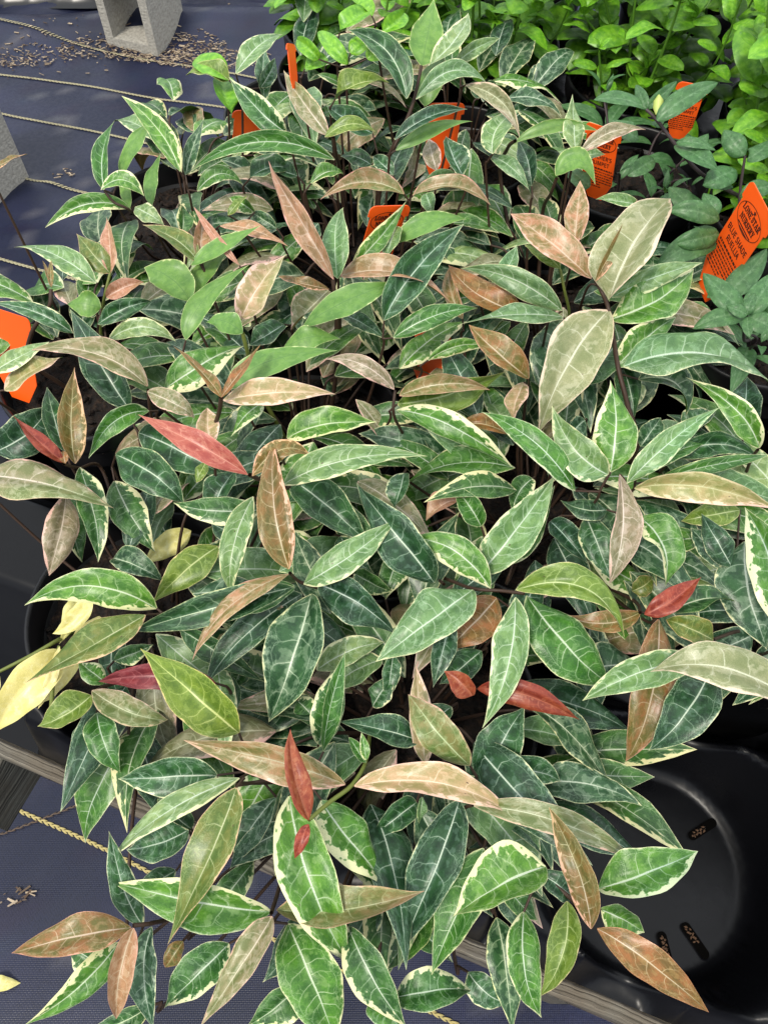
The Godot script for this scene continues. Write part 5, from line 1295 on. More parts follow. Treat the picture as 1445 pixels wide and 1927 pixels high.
	J("L",156,1010,-589,155,1021,-608,159,1023,-644,21,34,91,23,36)
	J("o",160,1010,-590,186,1022,-600,216,1015,-612,15,17,77,61,54)
	J("U",140,1000,-574,156,1012,-577,175,998,-568,21,2,-94,-33,12)
	J("L",164,990,-610,175,994,-611,190,992,-617,14,6,89,44,63)
	J("L",91,990,-615,107,994,-592,120,982,-580,17,-11,94,33,50)
	J("G",125,980,-588,121,993,-605,117,992,-641,20,-51,82,28,65)
	J("L",211,980,-564,191,984,-563,175,981,-569,14,-5,84,54,77)
	J("g",71,960,-476,55,964,-468,41,956,-462,15,12,86,49,73)
	S(1.1,false,[Vector3(154,858,-508),Vector3(152,885,-492),Vector3(150,940,-473),Vector3(139,975,-468),Vector3(135,986,-478)])
	S(1.5,true,[Vector3(150,858,-575),Vector3(147,885,-589),Vector3(143,940,-606),Vector3(140,980,-578),Vector3(141,998,-573)])
	S(1.5,true,[Vector3(141,858,-585),Vector3(126,885,-619),Vector3(109,940,-660),Vector3(106,990,-625),Vector3(107,1015,-598)])
	S(1.0,true,[Vector3(153,858,-520),Vector3(150,890,-507),Vector3(148,971,-497),Vector3(148,983,-497)],[Vector3(148,990,-502)])
	S(1.0,true,[Vector3(144,858,-500),Vector3(134,890,-468),Vector3(125,956,-441),Vector3(125,968,-441)],[Vector3(107,970,-448),Vector3(133,980,-440)])
	S(1.0,true,[Vector3(123,858,-515),Vector3(99,890,-495),Vector3(80,942,-479),Vector3(80,954,-479)],[Vector3(86,960,-485),Vector3(71,960,-476)])
	S(1.0,true,[Vector3(171,858,-500),Vector3(180,890,-469),Vector3(187,933,-444),Vector3(187,945,-444)],[Vector3(183,950,-439)])
	S(1.0,true,[Vector3(125,858,-574),Vector3(104,890,-593),Vector3(88,977,-608),Vector3(88,989,-608)],[Vector3(91,1000,-603),Vector3(91,990,-615)])
	S(1.0,true,[Vector3(157,858,-564),Vector3(156,890,-576),Vector3(155,991,-586),Vector3(155,1003,-586)],[Vector3(156,1010,-589),Vector3(160,1010,-590)])
	S(1.0,true,[Vector3(158,858,-576),Vector3(158,890,-594),Vector3(158,972,-609),Vector3(158,984,-609)],[Vector3(164,990,-610)])
	S(1.0,true,[Vector3(142,858,-563),Vector3(133,890,-574),Vector3(126,961,-582),Vector3(126,973,-582)],[Vector3(125,980,-588)])
	S(1.0,true,[Vector3(188,858,-553),Vector3(204,890,-558),Vector3(217,962,-563),Vector3(217,974,-563)],[Vector3(211,980,-564)])
	jasmine(-0.56,0.6,"variegated jasmine in front of the distant concrete block, with upright dark and pale leaves",70,109,-.01,1.0,.035)
	jasmine(-0.37,0.6,"variegated jasmine standing before a blank orange tag and the bright green honeysuckles",74,110,-1.0,1.0,.025)
	J("L",62,1020,-702,83,1030,-712,107,1026,-730,14,38,57,73,41)
	J("H",-1,1030,-736,10,1035,-741,19,1035,-760,19,21,90,37,78)
	J("H",-11,1030,-765,-22,1036,-774,-36,1035,-790,23,16,99,5,74)
	S(1.0,true,[Vector3(69,858,-744),Vector3(62,890,-719),Vector3(57,1001,-699),Vector3(57,1013,-699)],[Vector3(62,1020,-702)])
	S(1.0,true,[Vector3(43,858,-763),Vector3(17,890,-745),Vector3(-5,1011,-731),Vector3(-5,1023,-731)],[Vector3(-1,1030,-736)])
	S(1.0,true,[Vector3(37,858,-774),Vector3(13,890,-767),Vector3(-7,1011,-761),Vector3(-7,1023,-761)],[Vector3(-11,1030,-765)])

# ---------------------------------------------------------------- ruellia
func leaf_at(kind: String, p0: Vector3, pm: Vector3, p2: Vector3, w: float, n: Vector3, blunt: float, called := "leaf"):
	var o := plant.position
	part(called, leaf_mesh(p0 - o, pm - o, p2 - o, w * 0.5, n, kind, rng.randi(), 0.3, tint(0.88, 1.12), blunt, rng.randf_range(-0.3, 0.3), true), null, plant)

func shoot(kind: String, base: Vector3, top: Vector3, nodes: int, size: float, sm: Material, r: RandomNumberGenerator, bud := false):
	var st := new_st(); var mid = (base + top) * 0.5 + Vector3(r.randf_range(-0.012, 0.012), 0.01, r.randf_range(-0.012, 0.012))
	tube(st, [base, mid, top], 0.0018, 0.001, 6); part("stem", st.commit(), sm, plant)
	var t0 = r.randf() * PI
	for i in nodes:
		var f = (i + 1.0) / nodes; var p = base.lerp(mid, f).lerp(mid.lerp(top, f), f)
		var sc = size * (1.0 - 0.5 * pow(f, 3.0)) * r.randf_range(0.65, 1.2)
		for k in 2:
			var a = t0 + i * PI / 2 + k * PI + r.randf_range(-0.3, 0.3)
			var pitch = lerpf(0.2, -0.65, f) + r.randf_range(-0.35, 0.35)
			var b = Basis(Vector3.UP, a) * Basis(Vector3.RIGHT, pitch) * Basis(Vector3.BACK, r.randf_range(-0.3, 0.3))
			var arr: Array = fillers[kind]; var vi = r.randi() % arr.size()
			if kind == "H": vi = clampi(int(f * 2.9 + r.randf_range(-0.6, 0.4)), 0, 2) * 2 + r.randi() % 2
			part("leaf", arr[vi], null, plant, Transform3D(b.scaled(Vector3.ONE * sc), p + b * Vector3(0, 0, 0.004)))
	if bud:
		for k in 2:
			var b = Basis(Vector3.UP, t0 + k * PI) * Basis(Vector3.RIGHT, -1.15)
			part("leaf", fillers[kind][mini(5, fillers[kind].size() - 1)], null, plant, Transform3D(b.scaled(Vector3.ONE * size * 0.45), top))

func make_ruellias():
	var r0 := RandomNumberGenerator.new(); r0.seed = 300
	plant = thing("potted_ruellia", "grey green ruellia with a long purple brown stem behind the RANCHER'S TRUMPET tag", "potted plant", bench(-0.19, 0.63, 0.7145), "ruellia plants in black pots")
	add_pot(plant)
	leaf_at("B",Vector3(219,1030,-602)*0.001,Vector3(242,1043,-614)*0.001,Vector3(276,1039,-641)*0.001,0.019,Vector3(0.10,0.93,0.36),0.8)
	leaf_at("B",Vector3(213,1030,-619)*0.001,Vector3(190,1037,-621)*0.001,Vector3(171,1032,-626)*0.001,0.018,Vector3(0.02,0.99,0.11),0.8)
	leaf_at("B",Vector3(213,1030,-619)*0.001,Vector3(225,1038,-625)*0.001,Vector3(241,1037,-647)*0.001,0.010,Vector3(0.35,0.77,0.53),0.8)
	leaf_at("B",Vector3(241,1010,-601)*0.001,Vector3(254,1012,-582)*0.001,Vector3(272,1004,-576)*0.001,0.022,Vector3(-0.04,0.96,0.29),0.8)
	leaf_at("B",Vector3(238,1015,-596)*0.001,Vector3(251,1019,-589)*0.001,Vector3(269,1013,-589)*0.001,0.010,Vector3(-0.05,0.89,0.46),0.8)
	leaf_at("B",Vector3(231,1010,-634)*0.001,Vector3(231,1010,-630)*0.001,Vector3(232,1008,-627)*0.001,0.011,Vector3(-0.24,0.93,0.27),0.8)
	leaf_at("B",Vector3(213,1030,-617)*0.001,Vector3(209,1035,-627)*0.001,Vector3(207,1036,-642)*0.001,0.011,Vector3(-0.65,0.70,0.31),0.8)
	leaf_at("B",Vector3(257,990,-610)*0.001,Vector3(266,996,-619)*0.001,Vector3(279,997,-638)*0.001,0.015,Vector3(0.02,0.97,0.25),0.8)
	leaf_at("B",Vector3(241,970,-640)*0.001,Vector3(226,971,-627)*0.001,Vector3(215,966,-623)*0.001,0.016,Vector3(0.19,0.85,0.49),0.8)
	leaf_at("B",Vector3(227,980,-656)*0.001,Vector3(214,985,-661)*0.001,Vector3(205,985,-677)*0.001,0.023,Vector3(-0.00,0.97,0.23),0.8)
	leaf_at("B",Vector3(187,950,-630)*0.001,Vector3(176,955,-638)*0.001,Vector3(169,956,-653)*0.001,0.022,Vector3(0.03,0.98,0.22),0.8)
	leaf_at("B",Vector3(277,980,-603)*0.001,Vector3(285,981,-593)*0.001,Vector3(298,977,-592)*0.001,0.019,Vector3(0.05,0.99,0.14),0.8)
	st_line([Vector3(326,940,-629),Vector3(276,980,-599),Vector3(251,1000,-597),Vector3(222,1025,-610),Vector3(213,1030,-617)], mats.stem_purple, 1.9, 1.3)
	bud([Vector3(221,1030,-610),Vector3(221,1040,-621)])
	for i in 9:
		var a = TAU * i / 9.0 + r0.randf(); var rad = 0.02 + 0.03 * r0.randf()
		shoot("B", Vector3(cos(a) * rad, 0.14, sin(a) * rad), Vector3(cos(a) * (rad + 0.035), 0.165 + 0.05 * r0.randf(), sin(a) * (rad + 0.035)), 2, 0.85, mats.stem_purple, r0)
	var r1 := RandomNumberGenerator.new(); r1.seed = 301
	plant = thing("potted_ruellia", "grey green ruellia at the right edge, behind its tilted orange BLUE SHADE tag", "potted plant", bench(-0.03, 0.455, 0.7145), "ruellia plants in black pots")
	add_pot(plant)
	leaf_at("B",Vector3(301,1000,-601)*0.001,Vector3(290,1007,-610)*0.001,Vector3(287,1006,-627)*0.001,0.019,Vector3(-0.50,0.75,0.44),0.8)
	leaf_at("B",Vector3(301,1000,-595)*0.001,Vector3(310,1006,-598)*0.001,Vector3(323,1005,-614)*0.001,0.022,Vector3(-0.27,0.96,-0.09),0.8)
	leaf_at("B",Vector3(296,990,-596)*0.001,Vector3(277,993,-582)*0.001,Vector3(266,986,-580)*0.001,0.023,Vector3(0.01,0.96,0.27),0.8)
	leaf_at("B",Vector3(274,980,-550)*0.001,Vector3(268,986,-557)*0.001,Vector3(265,985,-572)*0.001,0.015,Vector3(-0.26,0.90,0.34),0.8)
	leaf_at("B",Vector3(270,985,-537)*0.001,Vector3(247,993,-539)*0.001,Vector3(230,987,-545)*0.001,0.018,Vector3(-0.13,0.64,0.76),0.8)
	leaf_at("B",Vector3(276,970,-539)*0.001,Vector3(256,972,-531)*0.001,Vector3(238,968,-530)*0.001,0.020,Vector3(0.15,0.61,0.78),0.8)
	leaf_at("B",Vector3(281,960,-545)*0.001,Vector3(250,965,-530)*0.001,Vector3(225,953,-520)*0.001,0.025,Vector3(0.19,0.76,0.62),0.8)
	leaf_at("B",Vector3(266,960,-583)*0.001,Vector3(257,966,-593)*0.001,Vector3(249,966,-608)*0.001,0.020,Vector3(-0.17,0.93,0.34),0.8)
	leaf_at("B",Vector3(269,960,-476)*0.001,Vector3(287,971,-490)*0.001,Vector3(312,971,-520)*0.001,0.022,Vector3(-0.10,0.98,0.15),0.8)
	leaf_at("B",Vector3(263,990,-426)*0.001,Vector3(246,1000,-436)*0.001,Vector3(235,999,-460)*0.001,0.021,Vector3(-0.11,0.93,0.34),0.8)
	leaf_at("B",Vector3(263,990,-426)*0.001,Vector3(273,1000,-436)*0.001,Vector3(290,999,-459)*0.001,0.019,Vector3(-0.07,0.98,0.20),0.8)
	leaf_at("B",Vector3(263,990,-426)*0.001,Vector3(241,994,-419)*0.001,Vector3(223,987,-414)*0.001,0.017,Vector3(-0.01,0.98,0.22),0.8)
	leaf_at("B",Vector3(260,996,-419)*0.001,Vector3(252,999,-421)*0.001,Vector3(246,998,-426)*0.001,0.010,Vector3(-0.12,0.86,0.49),0.8)
	leaf_at("B",Vector3(263,990,-426)*0.001,Vector3(272,991,-416)*0.001,Vector3(284,987,-413)*0.001,0.018,Vector3(-0.11,0.90,0.42),0.8)
	leaf_at("B",Vector3(261,994,-419)*0.001,Vector3(259,993,-409)*0.001,Vector3(260,990,-403)*0.001,0.008,Vector3(-0.40,0.89,0.22),0.8)
	leaf_at("B",Vector3(260,996,-419)*0.001,Vector3(261,1002,-425)*0.001,Vector3(268,1001,-437)*0.001,0.009,Vector3(-0.36,0.93,0.07),0.8)
	leaf_at("B",Vector3(311,980,-540)*0.001,Vector3(302,983,-543)*0.001,Vector3(295,983,-550)*0.001,0.026,Vector3(0.04,0.98,0.18),0.8)
	leaf_at("B",Vector3(320,990,-574)*0.001,Vector3(302,994,-564)*0.001,Vector3(292,987,-563)*0.001,0.016,Vector3(0.15,0.81,0.56),0.8)
	leaf_at("B",Vector3(299,940,-536)*0.001,Vector3(284,940,-514)*0.001,Vector3(272,932,-506)*0.001,0.020,Vector3(-0.19,0.98,0.09),0.8)
	leaf_at("B",Vector3(312,950,-499)*0.001,Vector3(313,951,-479)*0.001,Vector3(321,942,-470)*0.001,0.019,Vector3(-0.69,0.62,0.38),0.8)
	st_line([Vector3(346,860,-530),Vector3(293,930,-459),Vector3(262,992,-423)], mats.stem_purple, 1.6, 1.2)
	st_line([Vector3(346,860,-530),Vector3(310,950,-579),Vector3(301,1000,-601)], mats.stem_purple, 1.6, 1.2)
	for i in 9:
		var a = TAU * i / 9.0 + r1.randf(); var rad = 0.02 + 0.03 * r1.randf()
		shoot("B", Vector3(cos(a) * rad, 0.14, sin(a) * rad), Vector3(cos(a) * (rad + 0.035), 0.165 + 0.05 * r1.randf(), sin(a) * (rad + 0.035)), 2, 0.85, mats.stem_purple, r1)

func make_honeysuckles():
	var r := RandomNumberGenerator.new(); r.seed = 901
	var spots := [[-0.02,0.625,"bright green honeysuckle at the right edge behind the tilted tag",12,0.17], [-0.215,0.81,"bright green honeysuckle directly behind the ruellia with the purple stem",11,0.15], [-0.4,0.82,"bright green honeysuckle nearest the centre of the photo's top, behind the blank tag",10,0.13], [0.03,1.04,"bright green honeysuckle in the top right corner of the frame",13,0.2], [-0.58,0.8,"small bright green honeysuckle at the far left of its row, against the bare cloth",9,0.12], [-0.2,1.05,"bright green honeysuckle of the rearmost row, at the right",12,0.18], [-0.41,1.03,"bright green honeysuckle of the rearmost row, in the middle",10,0.17], [-0.54,0.7,"sparse honeysuckle with round leaves among the upright jasmine leaves",2,0.12], [-0.03,0.8,"bright green honeysuckle between the tilted tag's plant and the top right corner",12,0.16], [-0.6,1,"bright green honeysuckle of the rearmost row, at the left",9,0.16]]
	for s in spots:
		plant = thing("potted_honeysuckle", s[2], "potted plant", bench(s[0], s[1], 0.7145), "bright green honeysuckle plants in black pots")
		add_pot(plant)
		for i in int(s[3] * 1.9):
			var a = TAU * (i + r.randf() * 0.7) / s[3]; var rad = 0.012 + 0.055 * r.randf()
			var b = Vector3(cos(a) * rad, 0.14, sin(a) * rad)
			var hgt = r.randf_range(0.05, s[4] + 0.03) if i % 3 else s[4] + r.randf_range(0.04, 0.10)
			shoot("H", b, Vector3(cos(a) * (rad + 0.05), 0.16 + hgt, sin(a) * (rad + 0.05)), int(2 + hgt / 0.032), r.randf_range(0.8, 1.25), mats.stem_fresh, r, true)

# ---------------------------------------------------------------- tags
func text_part(t: Node3D, s: String, size: float, x: float, y: float, serif := false, heavy := false, wide := 1.0):
	var tm := TextMesh.new(); tm.text = s
	var f := SystemFont.new(); f.font_names = PackedStringArray(["Droid Serif" if serif else "Droid Sans"]); f.font_weight = 700 if heavy else 400
	tm.font = f; tm.font_size = 32; tm.pixel_size = size / 32.0; tm.depth = 0.0003
	part("lettering", tm, mats.ink, t, Transform3D(Basis().scaled(Vector3(wide, 1, 1)), Vector3(x, y, 0.0006)))

func tag_shape(w: float, h: float, point := 0.0) -> ArrayMesh:
	var out := PackedVector2Array(); var r := 0.005
	for k in 7:
		var a = PI / 2 * k / 6.0; out.append(Vector2(w / 2 - r + r * sin(a), h / 2 - r + r * cos(a)))
	out.append_array([Vector2(w / 2, h * 0.36), Vector2(w / 2 - 0.0025, h * 0.35), Vector2(w / 2 - 0.0025, -h * 0.25), Vector2(w * 0.2, -h / 2), Vector2(-w * 0.2, -h / 2), Vector2(-w / 2 + 0.0025, -h * 0.25), Vector2(-w / 2 + 0.0025, h * 0.35), Vector2(-w / 2, h * 0.36)])
	for k in 7:
		var a = PI / 2 * k / 6.0; out.append(Vector2(-w / 2 + r - r * cos(a), h / 2 - r + r * sin(a)))
	var st := new_st(); st.set_smooth_group(-1)
	var tr = Geometry2D.triangulate_polygon(out); var d := 0.0004
	for i in range(0, tr.size(), 3):
		var A = out[tr[i]]; var B = out[tr[i + 1]]; var D = out[tr[i + 2]]
		if (B - A).cross(D - A) > 0: var q = B; B = D; D = q
		for v in [A, B, D]: st.add_vertex(Vector3(v.x, v.y, d))
		for v in [A, D, B]: st.add_vertex(Vector3(v.x, v.y, -d))
	for i in out.size():
		var A = out[i]; var B = out[(i + 1) % out.size()]
		for v in [Vector3(A.x, A.y, d), Vector3(A.x, A.y, -d), Vector3(B.x, B.y, d), Vector3(B.x, B.y, d), Vector3(A.x, A.y, -d), Vector3(B.x, B.y, -d)]: st.add_vertex(v)
	st.generate_normals(); return st.commit()

func ellipse_ring(a: float, b: float, wdt: float, from := 0.0, to := TAU) -> ArrayMesh:
	var st := new_st(); var n := 48
	for i in n:
		var t0 = lerpf(from, to, i / float(n)); var t1 = lerpf(from, to, (i + 1) / float(n)); var q := []
		for t in [t0, t1]:
			q.append(Vector3(a * cos(t), b * sin(t), 0)); q.append(Vector3((a - wdt) * cos(t), (b - wdt) * sin(t), 0))
		for k in [0, 1, 2, 2, 1, 3]: st.set_normal(Vector3.BACK); st.add_vertex(q[k])
	return st.commit()

func star_mesh(r: float) -> ArrayMesh:
	var st := new_st()
	for i in 10:
		var a0 = TAU * i / 10.0 + PI / 2; var a1 = TAU * (i + 1) / 10.0 + PI / 2
		var r0 = r if i % 2 == 0 else r * 0.42; var r1 = r if i % 2 == 1 else r * 0.42
		for v in [Vector3.ZERO, Vector3(cos(a1) * r1, sin(a1) * r1, 0), Vector3(cos(a0) * r0, sin(a0) * r0, 0)]: st.set_normal(Vector3.BACK); st.add_vertex(v)
	return st.commit()

func plant_tag(xf: Transform3D, w: float, h: float, label: String, lines: Array):
	var t = thing("plant_tag", label, "plant tag", Vector3.ZERO, "orange plastic plant tags in the pots")
	t.transform = xf
	part("card", tag_shape(w, h), mats.tag, t)
	if lines.is_empty(): return
	var k = w / 0.05
	part("logo_ring", ellipse_ring(0.0205 * k, 0.0118 * k, 0.0005), mats.ink, t, Transform3D(Basis(), Vector3(0, h * 0.30, 0.0008)))
	text_part(t, "LONE STAR", 0.0068 * k, 0, h * 0.30 + 0.0040 * k, true, true, 0.82)
	text_part(t, "NURSERY", 0.0068 * k, 0, h * 0.30 - 0.0034 * k, true, true, 0.82)
	part("star", star_mesh(0.0024 * k), mats.ink, t, Transform3D(Basis(), Vector3(0.001 * k, h * 0.30 + 0.0088 * k, 0.0008)))
	for i in 2:
		var bm := BoxMesh.new(); bm.size = Vector3((0.024 - 0.008 * i) * k, 0.0006, 0.0003)
		part("rule", bm, mats.ink, t, Transform3D(Basis(), Vector3(0, h * 0.30 - (0.0085 + 0.002 * i) * k, 0.0007)))
	var y = h * 0.30 - 0.0195 * k
	for i in lines.size():
		var s: String = lines[i]
		text_part(t, s, 0.0068 * k, 0, y, false, false); y -= 0.0078 * k
	# the growing notes below are too small to read: rows of tiny words
	var r := RandomNumberGenerator.new(); r.seed = lines.size() * 7 + 3
	var st := new_st()
	for row in 8:
		var x = -0.019 * k; var hgt = 0.0012 * k if row else 0.0019 * k
		var last = 0.019 * k if row < 6 else 0.004 * k
		while x < last:
			var l = r.randf_range(0.0012, 0.0046) * k
			for v in [Vector3(x, y + hgt, 0), Vector3(x + l, y + hgt, 0), Vector3(x, y, 0), Vector3(x + l, y + hgt, 0), Vector3(x + l, y, 0), Vector3(x, y, 0)]: st.set_normal(Vector3.BACK); st.add_vertex(v)
			x += l + 0.0010 * k
		y -= 0.0034 * k
	part("fine_print", st.commit(), mats.ink, t, Transform3D(Basis(), Vector3(0, 0, 0.0008)))

func make_tags():
	plant_tag(Transform3D(Basis(Vector3(0.1603,-0.0950,0.9825),Vector3(0.1103,0.9908,0.0779),Vector3(-0.9809,0.0959,0.1693)),Vector3(0.2822,0.9681,-0.5212)),0.0477,0.1002,"tilted orange tag reading BLUE SHADE RUELLIA at the right edge",["BLUE SHADE", "RUELLIA"])
	plant_tag(Transform3D(Basis(Vector3(0.7455,0.1122,0.6570),Vector3(-0.0965,0.9935,-0.0601),Vector3(-0.6595,-0.0186,0.7514)),Vector3(0.1939,0.9630,-0.6439)),0.0361,0.0686,"orange tag reading RANCHER'S TRUMPET standing against a black pot rim",["RANCHER'S", "TRUMPET"])
	plant_tag(Transform3D(Basis(Vector3(0.9385,0.0077,0.3453),Vector3(-0.0192,0.9994,0.0297),Vector3(-0.3448,-0.0345,0.9380)),Vector3(0.2599,1.0051,-0.6552)),0.0264,0.0501,"orange tag half hidden behind the long grey green ruellia leaf",["RANCHER'S", "TRUMPET"])
	plant_tag(Transform3D(Basis(Vector3(0.8729,-0.2746,-0.4033),Vector3(0.2715,0.9602,-0.0663),Vector3(0.4054,-0.0517,0.9127)),Vector3(-0.0035,0.9774,-0.5198)),0.0358,0.0681,"orange tag reading TRICOLOR ASIATIC half hidden by jasmine leaves",["TRICOLOR", "ASIATIC"])
	plant_tag(Transform3D(Basis(Vector3(0.9803,-0.1004,-0.1700),Vector3(0.0841,0.9914,-0.1007),Vector3(0.1786,0.0844,0.9803)),Vector3(0.0532,0.9643,-0.6765)),0.0342,0.0687,"blank orange tag with rounded corner behind arching jasmine leaves",[])
	plant_tag(Transform3D(Basis(Vector3(0.9107,0.0487,0.4102),Vector3(0.1208,0.9182,-0.3772),Vector3(-0.3950,0.3931,0.8303)),Vector3(-0.3061,0.9146,-0.4545)),0.0464,0.0795,"blank orange tag bending forward at the left edge of the photo",[])
	plant_tag(Transform3D(Basis(Vector3(0.2742,-0.5033,-0.8195),Vector3(-0.0552,0.8425,-0.5359),Vector3(0.9601,0.1921,0.2032)),Vector3(-0.0757,1.0410,-0.6609)),0.0209,0.0327,"narrow orange tag seen nearly edge on before the dark cloth",[])
	plant_tag(Transform3D(Basis(Vector3(0.8888,-0.2134,-0.4057),Vector3(0.2373,0.9714,0.0090),Vector3(0.3921,-0.1043,0.9140)),Vector3(-0.1350,0.9354,-0.7313)),0.0354,0.0532,"orange tag low among the leaves under the round honeysuckle leaf",[])
	plant_tag(Transform3D(Basis(Vector3(0.9693,0.0437,0.2420),Vector3(0.1041,0.8186,-0.5649),Vector3(-0.2228,0.5727,0.7889)),Vector3(0.0383,0.9120,-0.4553)),0.0302,0.0456,"orange tag in deep shade between the olive and the cream leaves",[])
	plant_tag(Transform3D(Basis(Vector3(0.8882,-0.1222,0.4430),Vector3(0.0161,0.9717,0.2358),Vector3(-0.4592,-0.2023,0.8650)),Vector3(0.1830,0.8630,-1.0961)),0.0534,0.0694,"orange tag at the top of the frame among honeysuckle leaves",[])

# ---------------------------------------------------------------- litter
func chips(called: String, spots: Array, sd: int):
	var n := FastNoiseLite.new(); n.seed = 8; n.frequency = 1.0; n.fractal_octaves = 3
	var r := RandomNumberGenerator.new(); r.seed = sd
	var st := new_st(); st.set_smooth_group(-1)
	for s in spots:
		for i in int(s[2] * 0.6):
			var a = r.randf() * TAU; var d = sqrt(r.randf()); var p = Vector3(s[0] + cos(a) * d * s[1].x, 0, s[3] + sin(a) * d * s[1].y)
			p.y = cloth_height(p.x, p.z, n) + 0.004
			var L = r.randf_range(0.004, 0.022) * (0.4 if r.randf() < 0.4 else 1.0); var w = r.randf_range(0.0006, 0.0021); var yaw = r.randf_range(-1.0, 1.0) + (PI if r.randf() < 0.5 else 0.0)
			var dx = Vector3(cos(yaw), r.randf_range(-0.12, 0.2), sin(yaw)) * L * 0.5; var dz = Vector3(-sin(yaw), r.randf_range(-0.3, 0.3), cos(yaw)) * w
			var f = r.randf(); var c = Color(0.09, 0.058, 0.038).lerp(Color(0.52, 0.42, 0.30), f * f if r.randf() < 0.4 else f)
			var q = [p - dx - dz, p + dx - dz * 0.6, p - dx + dz, p + dx + dz * 0.7]; var up = Vector3(0, 0.0008, 0)
			for v in [q[0] + up, q[1] + up, q[2] + up, q[1] + up, q[3] + up, q[2] + up, q[2] + up, q[3] + up, q[2] - up, q[3] + up, q[3] - up, q[2] - up, q[0] + up, q[0] - up, q[1] + up, q[1] + up, q[0] - up, q[1] - up]:
				st.set_color(c); st.add_vertex(v)
	st.generate_normals()
	var m = part(numbered(called), st.commit(), mats.chip, self); m.set_meta("kind", "stuff"); m.set_meta("label", "brown bark chips and pine straw scattered on the ground cloth"); m.set_meta("category", "bark chips")

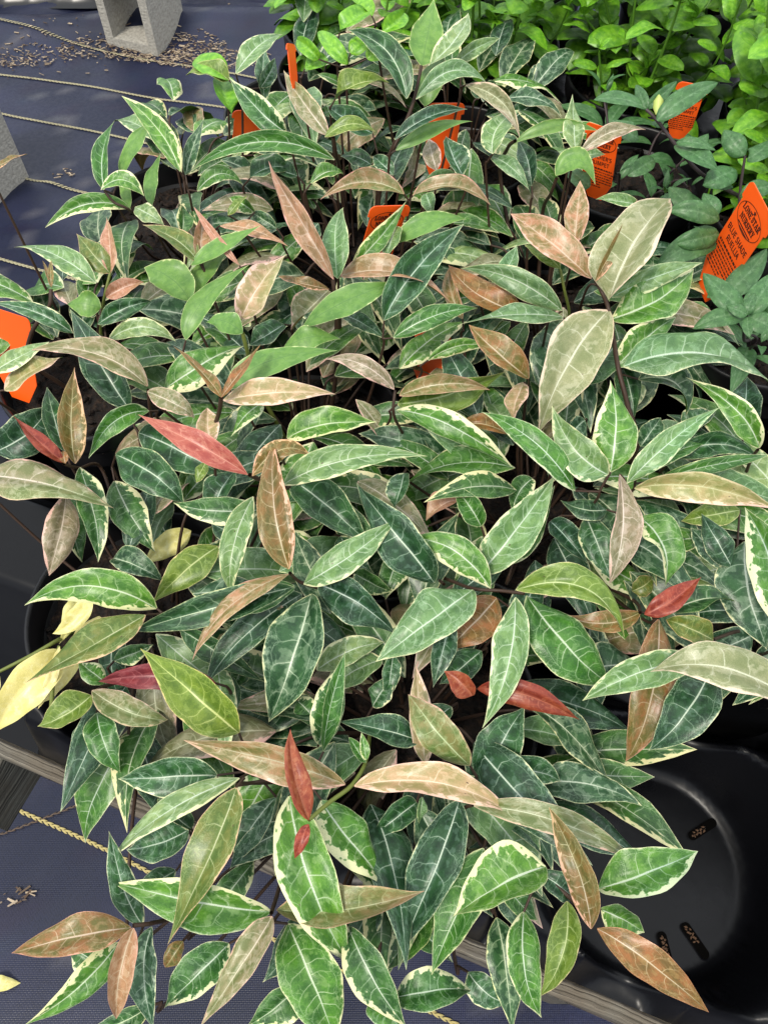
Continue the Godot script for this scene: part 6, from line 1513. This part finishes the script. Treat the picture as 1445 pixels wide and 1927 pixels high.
func make_litter():
	chips("bark_chips", [[-0.794,Vector2(0.28,0.07),700,-2.673], [-0.560,Vector2(0.2,0.06),400,-2.618], [-1.179,Vector2(0.2,0.06),300,-2.631], [-1.206,Vector2(0.1,0.05),60,-2.599], [-0.981,Vector2(0.25,0.06),70,-2.729], [-0.913,Vector2(0.04,0.03),25,-2.002], [-1.070,Vector2(0.2,0.15),40,-2.608], [-0.689,Vector2(0.18,0.09),600,-2.673], [-0.145,Vector2(0.8,0.3),80,-2.689]], 5)
	var f := leaf_mesh(Vector3(-0.02,0.012,0), Vector3(0,0.018,0.004), Vector3(0.03,0.01,0), 0.012, Vector3.UP, "C", 0, 0.3, Color.WHITE)
	var fl = thing("fallen_leaf", "yellow fallen leaf lying on the ground cloth at the lower left", "leaf", Vector3(-0.580, 0, -0.031)); part("blade", f, null, fl)
	chips("bark_chips", [[-0.557,Vector2(0.004,0.004),1,-0.092], [-0.528,Vector2(0.004,0.004),1,-0.076], [-0.511,Vector2(0.004,0.004),1,-0.229], [-0.580,Vector2(0.004,0.004),1,-0.016], [-0.573,Vector2(0.004,0.004),1,-0.179], [-0.415,Vector2(0.004,0.004),1,-0.112], [-0.445,Vector2(0.004,0.004),1,-0.111], [-0.503,Vector2(0.004,0.004),1,-0.204], [-0.463,Vector2(0.004,0.004),1,-0.008], [-0.491,Vector2(0.004,0.004),1,-0.040], [-0.501,Vector2(0.004,0.004),1,-0.230], [-0.454,Vector2(0.004,0.004),1,-0.080], [-0.579,Vector2(0.004,0.004),1,-0.240], [-0.440,Vector2(0.004,0.004),1,-0.112], [-0.447,Vector2(0.004,0.004),1,-0.005], [-0.446,Vector2(0.004,0.004),1,0.005], [-0.511,Vector2(0.004,0.004),1,-0.025], [-0.495,Vector2(0.004,0.004),1,0.009], [-0.457,Vector2(0.004,0.004),1,-0.219], [-0.599,Vector2(0.004,0.004),1,-0.184], [-0.422,Vector2(0.004,0.004),1,-0.122], [-0.496,Vector2(0.004,0.004),1,-0.160], [-0.514,Vector2(0.004,0.004),1,-0.136], [-0.532,Vector2(0.004,0.004),1,-0.081], [-0.471,Vector2(0.004,0.004),1,0.001], [-0.451,Vector2(0.004,0.004),1,0.007], [-0.417,Vector2(0.004,0.004),1,0.023], [-0.495,Vector2(0.004,0.004),1,-0.200], [-0.417,Vector2(0.004,0.004),1,0.016], [-0.428,Vector2(0.004,0.004),1,-0.086], [-0.484,Vector2(0.004,0.004),1,-0.186], [-0.441,Vector2(0.004,0.004),1,-0.084], [-0.580,Vector2(0.004,0.004),1,-0.230], [-0.417,Vector2(0.004,0.004),1,0.022], [-0.568,Vector2(0.004,0.004),1,-0.025], [-0.549,Vector2(0.004,0.004),1,-0.204], [-0.532,Vector2(0.004,0.004),1,-0.033], [-0.462,Vector2(0.004,0.004),1,-0.236], [-0.514,Vector2(0.004,0.004),1,-0.235], [-0.476,Vector2(0.004,0.004),1,-0.151], [-0.413,Vector2(0.004,0.004),1,0.020], [-0.480,Vector2(0.004,0.004),1,0.024], [-0.574,Vector2(0.004,0.004),1,-0.226], [-0.518,Vector2(0.004,0.004),1,-0.239], [-0.573,Vector2(0.004,0.004),1,-0.130], [-0.508,Vector2(0.004,0.004),1,-0.202], [-0.573,Vector2(0.004,0.004),1,-0.008], [-0.517,Vector2(0.004,0.004),1,0.015], [-0.439,Vector2(0.004,0.004),1,-0.138], [-0.515,Vector2(0.004,0.004),1,-0.099], [-0.476,Vector2(0.004,0.004),1,-0.078], [-0.491,Vector2(0.004,0.004),1,-0.072], [-0.424,Vector2(0.004,0.004),1,-0.102], [-0.509,Vector2(0.004,0.004),1,-0.046], [-0.573,Vector2(0.004,0.004),1,-0.160], [-0.416,Vector2(0.004,0.004),1,-0.098], [-0.530,Vector2(0.004,0.004),1,-0.246], [-0.520,Vector2(0.004,0.004),1,-0.083], [-0.593,Vector2(0.004,0.004),1,-0.073], [-0.510,Vector2(0.004,0.004),1,-0.231], [-0.590,Vector2(0.03,0.015),22,-0.145]], 6)

func st_line(pts: Array, m: Material, r0: float, r1: float):
	var q := []
	for p in pts: q.append(p * 0.001 - plant.position)
	var st := new_st(); tube(st, q, r0 * 0.001, r1 * 0.001, 8); part("stem", st.commit(), m, plant)

func bud(pts: Array):
	var a: Vector3 = pts[0] * 0.001 - plant.position; var b: Vector3 = pts[1] * 0.001 - plant.position
	var st := new_st(); tube(st, [a, a.lerp(b, 0.35)], 0.0018, 0.0042, 8); tube(st, [a.lerp(b, 0.35), a.lerp(b, 0.7)], 0.0042, 0.0040, 8); tube(st, [a.lerp(b, 0.7), b], 0.0040, 0.0008, 8)
	part("flower_bud", st.commit(), mat(Color(0.72, 0.78, 0.42), 0.5), plant)
